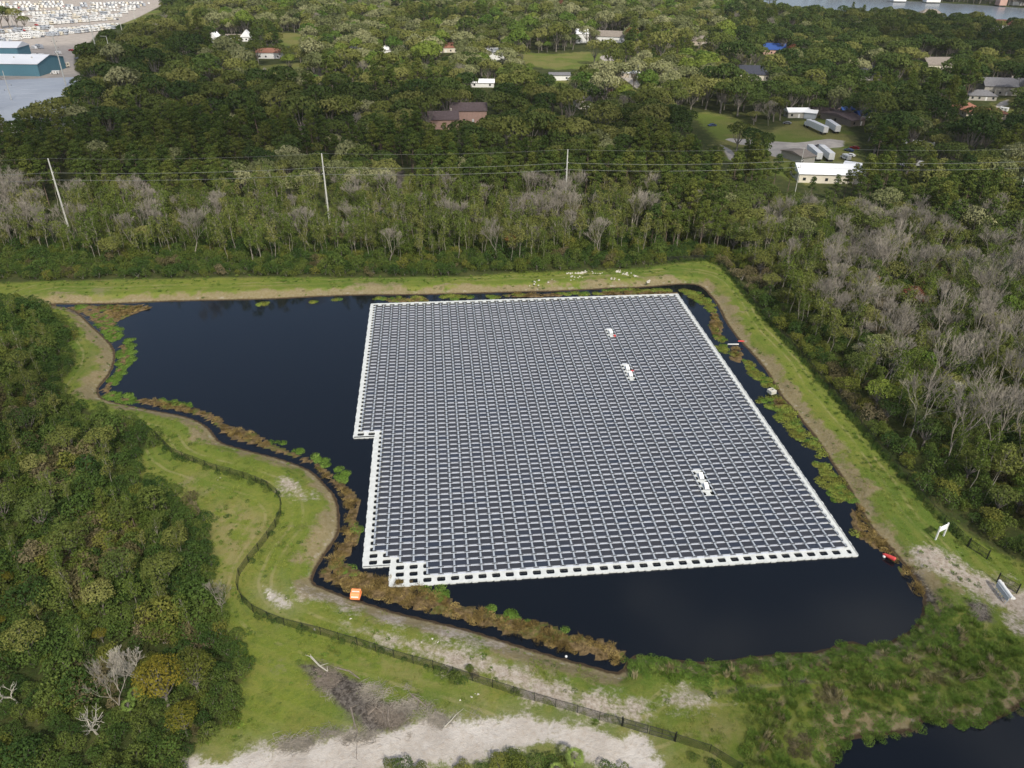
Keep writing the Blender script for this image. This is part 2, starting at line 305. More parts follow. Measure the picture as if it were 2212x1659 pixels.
me.loops.foreach_set('vertex_index', quads.ravel().astype(np.int32))
me.polygons.foreach_set('loop_start', (np.arange(len(quads))*4).astype(np.int32))
me.polygons.foreach_set('use_smooth', np.ones(len(quads), bool))
for nm, a in dict(d_shore=d_shore, d_sand=d_sand, d_path=d_path, d_margin=d_margin, d_reed=d_reed, d_dry=d_dry, d_mud=d_mud, d_lot=d_lot, d_road=d_road, d_lawn=d_lawn, d_field=d_field, d_lake=d_lake).items():
    at = me.attributes.new(nm, 'FLOAT', 'POINT'); at.data.foreach_set('value', a.astype(np.float32))
me.update(); me.validate()
ground = bpy.data.objects.new('ground', me); COL.objects.link(ground); tag(ground, kind='structure')
def groundmat():
    m, nt, b = newmat('ground_surface'); L = nt.links.new
    b.inputs['Roughness'].default_value = .95; b.inputs['Specular IOR Level'].default_value = .1
    tc = N(nt, 'ShaderNodeNewGeometry')
    def noise(s, det=6, r=.6, off=0):
        mp = N(nt, 'ShaderNodeMapping'); mp.inputs['Location'].default_value = (off, off*1.7, 0); L(tc.outputs['Position'], mp.inputs[0])
        n = N(nt, 'ShaderNodeTexNoise'); n.inputs['Scale'].default_value = s; n.inputs['Detail'].default_value = det; n.inputs['Roughness'].default_value = r
        L(mp.outputs[0], n.inputs['Vector']); return n.outputs[0]
    def attr(nm):
        a = N(nt, 'ShaderNodeAttribute'); a.attribute_name = nm; return a.outputs['Fac']
    def mth(op, a, bb=None, c=None):
        n = N(nt, 'ShaderNodeMath', operation=op)
        for i, v in enumerate((a, bb, c)):
            if v is None: continue
            if isinstance(v, (int, float)): n.inputs[i].default_value = v
            else: L(v, n.inputs[i])
        return n.outputs[0]
    def rng_(v, a, bb, lo=0.0, hi=1.0):
        n = N(nt, 'ShaderNodeMapRange'); n.interpolation_type = 'SMOOTHSTEP'; L(v, n.inputs[0])
        for i, q in zip((1, 2, 3, 4), (a, bb, lo, hi)): n.inputs[i].default_value = q
        return n.outputs[0]
    def mix(f, a, bb):
        n = N(nt, 'ShaderNodeMix', data_type='RGBA')
        if isinstance(f, (int, float)): n.inputs[0].default_value = f
        else: L(f, n.inputs[0])
        for i, v in ((6, a), (7, bb)):
            if isinstance(v, tuple): n.inputs[i].default_value = (*v, 1)
            else: L(v, n.inputs[i])
        return n.outputs[2]
    n_big = noise(.035, 5, .55); n_mid = noise(.22, 6, .65, 5); n_fine = noise(1.6, 6, .7, 9); n_vf = noise(7, 4, .7, 3)
    def edge(nm, w, amp, off=0.0):  # 1 inside, ragged by noise
        a = attr(nm); j = mth('MULTIPLY_ADD', n_mid, amp*2, -amp); j2 = mth('MULTIPLY_ADD', n_fine, amp, -amp*.5)
        s = mth('ADD', mth('ADD', a, j), j2); return rng_(s, w+off, -w+off)
    # lawn
    lawn = mix(rng_(n_big, .35, .65), (.070, .122, .015), (.145, .178, .024))
    lawn = mix(rng_(n_mid, .44, .70, 0, .65), lawn, (.190, .170, .045))
    lawn = mix(rng_(noise(.55, 6, .7, 51), .50, .66, 0, .55), lawn, (.052, .092, .014))
    lawn = mix(rng_(n_fine, .35, .75, 0, .65), lawn, (.080, .130, .018))
    lawn = mix(rng_(n_vf, .35, .75, 0, .35), lawn, (.24, .24, .07))
    ds = attr('d_shore')
    wv = mth('SINE', mth('MULTIPLY', mth('ADD', ds, mth('MULTIPLY', n_mid, 2.0)), 2.1))
    lawn = mix(rng_(wv, .1, 1, 0, .30), lawn, (.190, .195, .050))
    for tr_c in (6.4, 8.3, 13.0):
        tb = rng_(mth('ABSOLUTE', mth('SUBTRACT', mth('ADD', ds, mth('MULTIPLY', n_big, 2.0)), tr_c+1.0)), .40, .12); lawn = mix(mth('MULTIPLY', mth('MULTIPLY', tb, rng_(n_mid, .38, .6)), .42), lawn, (.30, .26, .13))
    floor = mix(rng_(n_mid, .35, .7), (.030, .040, .012), (.075, .075, .028))
    floor = mix(rng_(n_fine, .4, .7, 0, .6), floor, (.045, .075, .016))
    field = mix(rng_(n_big, .4, .6), (.12, .155, .03), (.19, .18, .06))
    field = mix(rng_(n_fine, .4, .75, 0, .6), field, (.07, .095, .02))
    col = mix(edge('d_lawn', 1.2, 1.5), floor, lawn)
    col = mix(edge('d_field', 2.5, 8, 2), col, field)
    # dry pale-brown turf beside the water
    dry = mix(rng_(n_fine, .3, .7), (.20, .145, .085), (.28, .22, .15))
    dn = mth('ADD', ds, mth('MULTIPLY_ADD', noise(.12, 6, .65, 77), 18, -9))
    f = mth('MULTIPLY', rng_(dn, 3.8, 1.8), .75); L_in = edge('d_lawn', 1.5, 1)
    col = mix(mth('MULTIPLY', f, L_in), col, dry)
    dp = mix(rng_(n_fine, .3, .7), (.24, .185, .085), (.34, .26, .16))
    col = mix(mth('MULTIPLY', edge('d_dry', 3.0, 7), mth('MULTIPLY', rng_(n_mid, .42, .58), .55)), col, dp)
    # worn bare patches
    w = mth('MULTIPLY', rng_(noise(.09, 7, .7, 21), .60, .68), L_in)
    col = mix(mth('MULTIPLY', w, .5), col, (.21, .18, .11))
    # scattered pale grit
    g = mth('MULTIPLY', rng_(n_vf, .66, .74), rng_(noise(.06, 4, .6, 33), .50, .60)); col = mix(mth('MULTIPLY', mth('MULTIPLY', g, L_in), .8), col, (.42, .38, .32))
    sand = mix(rng_(n_mid, .3, .7), (.40, .36, .315), (.54, .505, .46)); sand = mix(rng_(n_fine, .45, .72, 0, .6), sand, (.36, .30, .24))
    sand = mix(rng_(n_vf, .55, .75, 0, .35), sand, (.22, .19, .14))
    col = mix(mth('MULTIPLY', edge('d_sand', 3.5, 5, 1.2), .35), col, (.30, .26, .18))
    col = mix(mth('MULTIPLY', edge('d_sand', .7, 3.4), rng_(noise(.35, 7, .75, 91), .24, .32)), col, sand)
    pth = mix(rng_(n_fine, .3, .72), (.44, .39, .33), (.25, .20, .15)); pth = mix(rng_(n_vf, .5, .75, 0, .5), pth, (.56, .52, .47))
    pf = mth('MULTIPLY', edge('d_path', 1.6, 6), rng_(noise(.55, 6, .75, 61), .30, .45)); col = mix(pf, col, pth)
    mud = mix(rng_(n_fine, .35, .7), (.040, .034, .028), (.17, .15, .13)); col = mix(edge('d_mud', .8, 2.2), col, mud)
    lot = mix(rng_(n_mid, .3, .7), (.36, .32, .28), (.46, .41, .36)); col = mix(edge('d_lot', 1.5, 1.0), col, lot)
    road = mix(rng_(n_mid, .3, .7), (.34, .31, .28), (.48, .44, .39)); col = mix(edge('d_road', .6, .6), col, road)
    # wet edge and pond bed
    wet = mix(n_fine, (.035, .024, .014), (.085, .060, .035))
    col = mix(rng_(mth('ADD', ds, mth('MULTIPLY_ADD', n_fine, .8, -.4)), .75, .25), col, wet)
    rd = mix(rng_(n_fine, .3, .7), (.055, .038, .018), (.22, .155, .075)); rd = mix(rng_(n_mid, .5, .65), rd, (.085, .105, .020))
    inw = rng_(ds, .3, -.3); col = mix(mth('MULTIPLY', inw, rng_(attr('d_reed'), .6, -.2)), col, rd); col = mix(mth('MULTIPLY', inw, rng_(attr('d_margin'), .6, -.2)), col, rd)
    rock = mth('MULTIPLY', rng_(mth('ABSOLUTE', mth('SUBTRACT', ds, 1.1)), .45, .15), rng_(noise(.5, 5, .7, 41), .54, .66))
    col = mix(mth('MULTIPLY', rock, .45), col, (.40, .37, .32))
    L(col, b.inputs['Base Color'])
    bp = N(nt, 'ShaderNodeBump'); bp.inputs['Strength'].default_value = .8; bp.inputs['Distance'].default_value = .25
    L(mth('ADD', n_fine, mth('MULTIPLY', n_vf, .4)), bp.inputs['Height']); L(bp.outputs[0], b.inputs['Normal'])
    return m
me.materials.append(groundmat())
def sheet(name, P, z, m, pad=0):
    P = np.asarray(P); mb = MB(); x0, y0 = P.min(0)-pad; x1, y1 = P.max(0)+pad
    mb.add([(x0, y0, z), (x1, y0, z), (x1, y1, z), (x0, y1, z)], [(0, 1, 2, 3)])
    return tag(mb.build(name, m), kind='structure')
sheet('pond_water', shoreW, 0, M['water'], 6); sheet('second_pond_water', pond2W, -.01, M['water'], -.0)
sheet('lake_water', lakeW[0], -.02, M['lakewater'], 10)
# ------------------------------------------------------------------ floating solar array
O3 = np.array([-20.08245783, 89.41179761]); A1 = np.array([2.23662208, 0.24499323]); A2 = np.array([-0.17194359, 1.56971509])
rotz = math.atan2(A1[1], A1[0]); P_, Q_ = 2.25, 1.5791
arr = empty('floating_solar_array', (O3[0], O3[1], 0), rotz, 'large white-edged floating raft of dark solar panels on the pond', 'solar array')
def cols_of(r):
    if r <= 2: a = 3
    elif r == 3: a = 1
    elif r == 4: a = 0
    elif r <= 27: a = -1
    else: a = -3
    return a
missing = {(24, r) for r in (52, 53, 54)} | {(24, r) for r in range(38, 43)} | {(26, r) for r in range(11, 16)}
def in_plate(x, y):
    if y < -.62 or y > 67.62 or x > 35.55: return False
    lo = .28 if y < 2.4 else (-1.72 if y < 26.28 else -3.6)
    return x > lo
ZT = .24
def is_panel(c, r): return 1 <= r <= 66 and cols_of(r) <= c < 35 and (c, r) not in missing
white = MB(); grey = MB()
def hole_cell(mb, x, y, wx=.60, wy=.68):
    "one float module centred on hole (x, y) in grid units: octagonal hole through a plate"
    X0, X1, Y0, Y1 = x-.5, x+.5, y-.5, y+.5
    lf = .28 if y < 2.4 else (-1.72 if y < 26.28 else -3.6)
    if x-.5-lf < .6: X0 = lf
    X0 = max(X0, -3.6); X1 = min(X1, 35.55); Y0 = max(Y0, -.62) if y > .2 else -.62
    if y > 66.5: Y1 = 67.62
    hx, hy, k = wx/2, wy/2, .13
    if abs(x-35) < .01: hx = .16
    out = [(X0, Y0), (X1, Y0), (X1, Y1), (X0, Y1)]
    xi = x+.03 if abs(x-35) < .01 else x
    inn = [(xi-hx+k*.6, y-hy), (xi+hx-k*.6, y-hy), (xi+hx, y-hy+k), (xi+hx, y+hy-k), (xi+hx-k*.6, y+hy), (xi-hx+k*.6, y+hy), (xi-hx, y+hy-k), (xi-hx, y-hy+k)]
    V = [(a*P_, b*Q_, ZT) for a, b in out+inn]+[(a*P_, b*Q_, .06) for a, b in inn]
    Fc = [(0, 1, 5, 4), (1, 6, 5), (1, 2, 7, 6), (2, 8, 7), (2, 3, 9, 8), (3, 10, 9), (3, 0, 11, 10), (0, 4, 11)]
    Fc += [(4+i, 4+(i+1) % 8, 12+(i+1) % 8, 12+i) for i in range(8)]
    mb.add(V, Fc)
plates = []
for r in range(0, 68):
    for c in range(-4, 36):
        if not (in_plate(c, r+.0) or in_plate(c+.3, r)): continue
        if not in_plate(c+.2, max(r, -.6)): continue
        if r == 2 and c < 0 and False: pass
        left, right = is_panel(c-1, r), is_panel(c, r)
        lo = cols_of(r) if r else 3
        interior = left and right
        plates.append((c, r, interior and 1 <= r <= 66))
# steps: rows that end on the front or left rim get filled by rim slabs
near_white = []
for c, r, inter in plates:
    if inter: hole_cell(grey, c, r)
wf = [(c, r) for c, r, i in plates if not i]
wf.sort(key=lambda q: q[1]*1.0+abs(q[0]-15)*.0)
for k, (c, r) in enumerate(wf[:100]):
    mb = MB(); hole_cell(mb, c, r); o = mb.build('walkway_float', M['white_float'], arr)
mb = MB()
for c, r in wf[100:]: hole_cell(mb, c, r)
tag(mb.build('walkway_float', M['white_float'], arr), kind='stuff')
tag(grey.build('shaded_main_float', M['shaded_float'], arr), kind='stuff')  # same plates as the walkway, greyed to stand for panel shade
# outer skirts: scalloped rim slabs along the outline
rim = MB()
outl = [(.28,-.62),(35.55,-.62),(35.55,67.62),(-3.6,67.62),(-3.6,26.28),(-1.72,26.28),(-1.72,2.4),(.28,2.4)]
for (a, b), (c, d) in zip(outl, outl[1:]+outl[:1]):
    pa = np.array([a*P_, b*Q_]); pb = np.array([c*P_, d*Q_]); n = max(1, int(round(np.linalg.norm(pb-pa)/1.2)))
    t = (pb-pa)/np.linalg.norm(pb-pa); nn = np.array([t[1], -t[0]])
    for i in range(n):
        p = pa+(pb-pa)*i/n; q = pa+(pb-pa)*(i+1)/n; m_ = (p+q)/2
        w = .10+.05*((i*7) % 3)
        pts = [p-nn*.0, p+nn*.05, p+t*.22+nn*w, q-t*.22+nn*w, q+nn*.05, q]
        rim.add([(x, y, ZT+.002) for x, y in pts]+[(x, y, -.15) for x, y in pts], [(0,1,2,3,4,5)]+[(j+6, (j+1) % 6+6, (j+1) % 6, j) for j in range(6)])
tag(rim.build('float_rim', M['white_float'], arr))
# panels: raised edge towards the pond's near shore
PW, RISE, Z0, PL = .885, .32, ZT+.09, .955
def panel_geo(mb, fr, c, r, cells):
    x0 = (c+.5-PW/2)*P_; x1 = (c+.5+PW/2)*P_; y0 = (r-PL/2)*Q_; y1 = (r+PL/2)*Q_
    j1, j2 = rng.normal(size=2)*.012; za, zb = Z0+RISE+j1, Z0+j2; x0 += j2*.8; x1 += j2*.8
    fr.add([(x0,y0,za),(x1,y0,za),(x1,y1,zb),(x0,y1,zb),(x0,y0,za-.06),(x1,y0,za-.06),(x1,y1,zb-.05),(x0,y1,zb-.05)],
           [(4,5,1,0),(5,6,2,1),(6,7,3,2),(7,4,0,3),(7,6,5,4),(0,1,2,3)])
    e = .045; z1 = za-(RISE)*(e/(y1-y0)); z2 = zb+(RISE)*(e/(y1-y0))
    mb.add([(x0+e,y0+e,z1+.012),(x1-e,y0+e,z1+.012),(x1-e,y1-e,z2+.012),(x0+e,y1-e,z2+.012)], [(0,1,2,3)])
    cells.append(c*71.3+r*13.7)
allp = [(r, c) for r in range(1, 67) for c in range(cols_of(r), 35) if is_panel(c, r)]
def panel_obj(lst, stuff=False):
    fr = MB(); gl = MB(); cells = []
    for r, c in lst: panel_geo(gl, fr, c, r, cells)
    n = len(fr.f); base = fr.n
    fr.cur = 1
    for v in gl.v: fr.add(v, [(0, 1, 2, 3)])
    o = fr.build('solar_panel', [M['frame_alu'], M['panel']], arr)
    a = o.data.attributes.new('cell', 'FLOAT', 'FACE'); a.data.foreach_set('value', [0.0]*n+cells)
    if stuff: tag(o, kind='stuff')
for q in allp[:100]: panel_obj([q])
panel_obj(allp[100:], True)
rails = MB()
for r, c in allp:   # flat strip between neighbouring panels
    y0 = (r-.46)*Q_; y1 = (r+.52)*Q_; x = c*P_; w = (1-PW)/2*P_*.98
    rails.add([(x-w,y0,Z0+RISE-.03),(x+w,y0,Z0+RISE-.03),(x+w,y1,Z0+RISE*.45),(x-w,y1,Z0+RISE*.45)], [(0,1,2,3)])
    if not is_panel(c+1, r):
        x += P_; rails.add([(x-w,y0,Z0+RISE-.03),(x+w*.3,y0,Z0+RISE-.03),(x+w*.3,y1,Z0+RISE*.45),(x-w,y1,Z0+RISE*.45)], [(0,1,2,3)])
tag(rails.build('mounting_strip', M['rail'], arr), kind='stuff')
sup = MB()  # upright faces added to brighten the strip under each raised panel edge
for r, c in allp:
    y = (r-PL/2)*Q_+.10; xa = (c+.5-.29)*P_; xb = (c+.5+.29)*P_
    sup.add([(xa,y,ZT),(xb,y,ZT),(xb,y,Z0+RISE-.07),(xa,y,Z0+RISE-.07)], [(0,1,2,3)])
tag(sup.build('added_float_face', M['shaded_face'], arr), kind='stuff')
rc = MB()
for x, y in ((24.86, 51.9), (24.95, 40.2)): rc.box(x*P_-.35, x*P_+.35, y*Q_-.3, y*Q_+.3, ZT+.02, ZT+.3)
tag(rc.build('red_cable_box', M['red'], arr))
for c, r in ((24, 53), (24, 41), (24, 39), (26, 14), (26, 12)):
    x = (c+.55)*P_; y = r*Q_; inv = MB(); w = .42
    inv.add([(x-w,y-.72,ZT+.30),(x+w,y-.72,ZT+.30),(x+w*.9,y+.55,ZT+.95),(x-w*.9,y+.55,ZT+.95),(x-w,y-.72,ZT+.22),(x+w,y-.72,ZT+.22),(x+w*.9,y+.6,ZT+.87),(x-w*.9,y+.6,ZT+.87)],
            [(0,1,2,3),(4,5,1,0),(5,6,2,1),(6,7,3,2),(7,4,0,3),(7,6,5,4)])
    iv = inv.build('inverter_cover', M['white'], arr)
    lg = MB(); lg.tube([(x-w,y-.75,ZT),(x-w*.4,y-.72,ZT+.34),(x+w*.4,y-.72,ZT+.34),(x+w,y-.75,ZT)], .07, 5); lg.box(x-.25, x+.25, y+.1, y+.5, ZT, ZT+.6); lg.build('stand', M['rail'], iv)
# ------------------------------------------------------------------ plant prototypes
def rnd_unit(n):
    v = rng.normal(size=(n, 3)); return v/np.linalg.norm(v, axis=1)[:, None]
def leaves(mb, C, Nn, size, jit=.7, asp=.7):
    n = len(C); nn = Nn+jit*rnd_unit(n); nn /= np.linalg.norm(nn, axis=1)[:, None]
    r = rnd_unit(n); a = np.cross(nn, r); a /= np.linalg.norm(a, axis=1)[:, None]+1e-9; b = np.cross(nn, a)
    s = (size*rng.uniform(.55, 1.35, n))[:, None]
    q = np.stack([C-a*s, C-b*s*asp*rng.uniform(.6, 1.2, (n, 1))+nn*s*.1, C+a*s, C+b*s*asp*rng.uniform(.6, 1.2, (n, 1))+nn*s*.1], 1)
    mb.quads(q)
def blob_leaves(mb, blobs, n, size, jit=.7, fill=.25, under=.35):
    B = np.array(blobs); w = (B[:, 3]*B[:, 4]+B[:, 3]*B[:, 5]); w /= w.sum()
    k = rng.choice(len(B), n, p=w); d = rnd_unit(n); dn = d[:, 2] < 0
    flip = dn & (rng.random(n) > under); d[flip, 2] *= -1
    rad = 1-fill*rng.random(n)**2+.10*rng.normal(size=n)*.6
    C = B[k, :3]+d*B[k, 3:6]*rad[:, None]
    # drop what is deep in another blob
    keep = np.ones(n, bool)
    for j, bb in enumerate(B):
        q = (((C-bb[:3])/(bb[3:6]*.80))**2).sum(1) < 1; keep &= ~(q & (k != j))
    C = C[keep]; d = d[keep]; nn = d/B[k[keep], 3:6]; nn /= np.linalg.norm(nn, axis=1)[:, None]
    leaves(mb, C, nn, size, jit)
def P_oak(h=13, R=6.5, n=1500, size=.42, nb=20, flat=.5, lean=0):
    cr = MB(); tr = MB(); blobs = []
    for i in range(nb):
        a = i*2.4+rng.uniform(-.4, .4); rr = R*.72*math.sqrt((i+.3)/nb); z = h*.62+(h*.27)*(1-(rr/R)**2)*1.1+rng.uniform(-.1, .1)*h*.5
        s = R*rng.uniform(.24, .42); blobs.append((rr*math.cos(a)+lean, rr*math.sin(a), z, s, s, s*rng.uniform(.6, .85)))
    blob_leaves(cr, blobs, n, size)
    tr.tube([(0, 0, -.5), (.1, .1, h*.25), (.2*lean, 0, h*.5)], [R*.07, R*.055, R*.04], 6)
    for b in blobs[::2]: tr.tube([(0, 0, h*.28), (b[0]*.5, b[1]*.5, h*.48), (b[0], b[1], b[2])], [R*.035, R*.022, .04], 4, False)
    return cr, tr
def P_pine(h=18, R=3.8, n=900, size=.34, nb=13, base=.5):
    cr = MB(); tr = MB(); blobs = []; bx, by = rng.uniform(-.5, .5, 2)
    tr.tube([(0, 0, -.5), (bx*.5, by*.5, h*.5), (bx, by, h*.95)], [.24, .18, .06], 5)
    for i in range(nb):
        t = i/(nb-1); z = h*(base+(.98-base)*t); a = i*2.4+rng.uniform(-.5, .5); rr = R*(.85-.75*t**1.7)*rng.uniform(.6, 1.05)
        s = R*rng.uniform(.26, .40); x, y = bx*z/h+rr*math.cos(a)*.8, by*z/h+rr*math.sin(a)*.8
        blobs.append((x, y, z, s*1.1, s*1.1, s*.62)); tr.tube([(bx*z/h, by*z/h, z-.6), (x, y, z)], [.07, .03], 3, False)
    blob_leaves(cr, blobs, n, size, .9, .4, .5); return cr, tr
def branchy(tr, p, d, L, r, lev, maxlev, spread=.5, n=4, up=.25, out=None):
    q = p+d*L*.5+rng.normal(size=3)*L*.04; e = p+d*L+rng.normal(size=3)*L*.05
    tr.tube([p, q, e], [r, r*.8, r*.6], 5 if lev == 0 else 3, False)
    if out is not None and lev >= maxlev-1: out.append(e)
    if lev >= maxlev: return
    k = 3 if lev < 1 else (3 if rng.random() < .65 else 2)
    for i in range(k+(1 if lev == maxlev-2 else 0)):
        dd = d+spread*rnd_unit(1)[0]*1.15+np.array([0, 0, up]); dd /= np.linalg.norm(dd)
        s = e if i < 2 else p+(e-p)*rng.uniform(.5, .95)
        branchy(tr, s, dd, L*rng.uniform(.62, .82), max(r*.60, .021), lev+1, maxlev, spread, n, up, out)
def P_bare(h=12, lev=5, spread=.5, trunk=.3, r0=.16):
    tr = MB(); out = []; L = h*trunk
    branchy(tr, np.array([0, 0, -.3]), np.array([rng.uniform(-.2, .2), rng.uniform(-.2, .2), 1.0]), L, r0, 0, lev, spread, out=out)
    return tr, out
def P_slender(h=13, n=420, size=.26):
    cr = MB(); tr = MB(); x, y = 0, 0; pts = [(0, 0, -.4)]
    for i in range(5): x += rng.uniform(-.5, .5); y += rng.uniform(-.5, .5); pts.append((x, y, h*(i+1)/5.3))
    tr.tube(pts, np.linspace(.10, .03, 6), 5)
    blobs = []
    for i in range(12):
        t = rng.uniform(.48, 1); j = min(int(t*5), 4); b = np.array(pts[j+1]); a = rng.uniform(0, 6.3); rr = rng.uniform(.3, 1.7)
        s = rng.uniform(.6, 1.25); c = (b[0]+rr*math.cos(a), b[1]+rr*math.sin(a), h*t); blobs.append((*c, s, s, s*1.1)); tr.tube([pts[j], (c[0]*.6+pts[j][0]*.4, c[1]*.6+pts[j][1]*.4, c[2]-.8), c], [.05, .035, .02], 3, False)
    blob_leaves(cr, blobs, n, size, 1.1, .7, .8); return cr, tr
def P_shrub(h=3, R=2, n=700, size=.17, nb=9):
    cr = MB(); blobs = []
    for i in range(nb):
        a = rng.uniform(0, 6.3); rr = R*.6*math.sqrt(rng.random()); s = R*rng.uniform(.35, .55)
        blobs.append((rr*math.cos(a), rr*math.sin(a), h*rng.uniform(.3, .8)*(1-.4*rr/R), s, s, s*rng.uniform(.7, 1.2)))
    blob_leaves(cr, blobs, n, size, .9, .5, .2)
    tr = MB()
    for b in blobs[:4]: tr.tube([(0, 0, -.2), (b[0]*.4, b[1]*.4, b[2]*.5), b[:3]], [.07, .05, .02], 3, False)
    return cr, tr
def P_palm(h=5, nf=22, L=1.9):
    cr = MB(); tr = MB(); tr.tube([(0, 0, -.3), (.1, 0, h*.6), (.15, .05, h)], [.2, .17, .18], 6)
    for i in range(nf):
        a = i*2.399; el = rng.uniform(-.2, 1.1); d = np.array([math.cos(a)*math.cos(el), math.sin(a)*math.cos(el), math.sin(el)]); side = np.array([-math.sin(a), math.cos(a), 0])
        c = np.array([.15, .05, h]); tip = c+d*L
        for k in range(9):
            w = (k-4)/4*1.0; dd = d*math.cos(w)+side*math.sin(w); dd[2] -= .25*abs(w)
            e = tip-d*L*.45+dd*L*.6; e[2] -= .25; s0 = tip-d*L*.45; pw = np.cross(dd, (0, 0, 1)); pw /= np.linalg.norm(pw)+1e-6
            cr.quads([[s0-pw*.02, s0+(e-s0)*.5-pw*.07, e, s0+(e-s0)*.5+pw*.07]])
        tr.tube([c, tip-d*L*.45], [.03, .02], 3, False)
    return cr, tr
def P_clump(n=60, h=1.0, R=.6, w=.05, bend=.5):
    cr = MB(); C = np.zeros((n, 3)); a = rng.uniform(0, 6.3, n); rr = R*np.sqrt(rng.random(n)); C[:, 0] = rr*np.cos(a); C[:, 1] = rr*np.sin(a)
    a2 = a+rng.normal(size=n)*.6; hh = h*rng.uniform(.5, 1.1, n); o = np.stack([np.cos(a2), np.sin(a2), 0*a2], 1)*(bend*hh*rng.uniform(.2, 1, n))[:, None]
    pw = np.stack([-np.sin(a2), np.cos(a2), 0*a2], 1)*w; T = C+o; T[:, 2] = hh; Mi = C+o*.35; Mi[:, 2] = hh*.6
    cr.quads(np.stack([C-pw*.6, Mi-pw, T, Mi+pw], 1)); return cr
def P_mat(R=1.2, n=160, size=.16, h=.35):
    cr = MB(); a = rng.uniform(0, 6.3, n); rr = R*np.sqrt(rng.random(n)); C = np.stack([rr*np.cos(a), rr*np.sin(a), h*(1-(rr/R)**2)*rng.uniform(.4, 1, n)+.03], 1)
    Nn = np.stack([.5*np.cos(a)*rr/R, .5*np.sin(a)*rr/R, np.ones(n)], 1); leaves(cr, C, Nn, size, .6); return cr
class Proto:
    def __init__(s, cr, tr, lm, bm, name, twig=False):
        s.cr = cr.mesh('crown_mesh', M[lm]) if cr is not None and cr.n else None
        s.tr = tr.mesh('trunk_mesh', M[bm]) if tr is not None and tr.n else None
        jm = MB(); mats = []
        for part, m in ((cr, lm), (tr, bm)):
            if part is None or not part.n: continue
            jm.cur = len(mats); mats.append(M[m]); b = jm.n
            jm.v += part.v; jm.f += [[i+b for i in f] for f in part.f]; jm.mi += [jm.cur]*len(part.f); jm.n += part.n
        s.joint = jm.mesh('plant_mesh', mats); s.name = name; s.lm = lm
_pcol = 0
def scatter(name, pts, sc, pid, protos, kind='stuff', tilt=.06, zs=None, label=None, cat=None):
    "one object: geometry-node copies of small prototypes on points"
    global _pcol
    _pcol += 1; n = len(pts)
    if n == 0: return None
    c = bpy.data.collections.new('plant_source_%d' % _pcol)
    for i, p in enumerate(protos):
        o = bpy.data.objects.new('src%02d_%03d' % (_pcol, i), p.joint if isinstance(p, Proto) else p); c.objects.link(o)
    me = bpy.data.meshes.new(name); me.vertices.add(n); me.vertices.foreach_set('co', np.asarray(pts, np.float32).ravel())
    a = me.attributes.new('pid', 'INT', 'POINT'); a.data.foreach_set('value', np.asarray(pid, np.int32))
    rot = np.stack([rng.normal(size=n)*tilt, rng.normal(size=n)*tilt, rng.uniform(0, 6.283, n)], 1).astype(np.float32)
    a = me.attributes.new('rot', 'FLOAT_VECTOR', 'POINT'); a.data.foreach_set('vector', rot.ravel())
    sc = np.asarray(sc, np.float32); s3 = np.stack([sc, sc, sc*(rng.uniform(.85, 1.2, n) if zs is None else zs)], 1).astype(np.float32)
    a = me.attributes.new('scl', 'FLOAT_VECTOR', 'POINT'); a.data.foreach_set('vector', s3.ravel())
    me.update(); ob = bpy.data.objects.new(name, me); COL.objects.link(ob)
    ng = bpy.data.node_groups.new('scatter_'+name, 'GeometryNodeTree')
    ng.interface.new_socket('Geometry', in_out='INPUT', socket_type='NodeSocketGeometry'); ng.interface.new_socket('Geometry', in_out='OUTPUT', socket_type='NodeSocketGeometry')
    gi = ng.nodes.new('NodeGroupInput'); go = ng.nodes.new('NodeGroupOutput'); L = ng.links.new
    ci = ng.nodes.new('GeometryNodeCollectionInfo'); ci.inputs['Collection'].default_value = c; ci.inputs['Separate Children'].default_value = True; ci.inputs['Reset Children'].default_value = True
    ip = ng.nodes.new('GeometryNodeInstanceOnPoints'); ip.inputs['Pick Instance'].default_value = True
    def att(nm, t):
        q = ng.nodes.new('GeometryNodeInputNamedAttribute'); q.data_type = t; q.inputs['Name'].default_value = nm; return q.outputs[0]
    m2p = ng.nodes.new('GeometryNodeMeshToPoints'); L(gi.outputs[0], m2p.inputs[0]); L(m2p.outputs[0], ip.inputs['Points'])
    L(ci.outputs[0], ip.inputs['Instance']); L(att('pid', 'INT'), ip.inputs['Instance Index'])
    L(att('rot', 'FLOAT_VECTOR'), ip.inputs['Rotation']); L(att('scl', 'FLOAT_VECTOR'), ip.inputs['Scale']); L(ip.outputs[0], go.inputs[0])
    md = ob.modifiers.new('scatter', 'NODES'); md.node_group = ng
    return tag(ob, label, cat, None, kind)
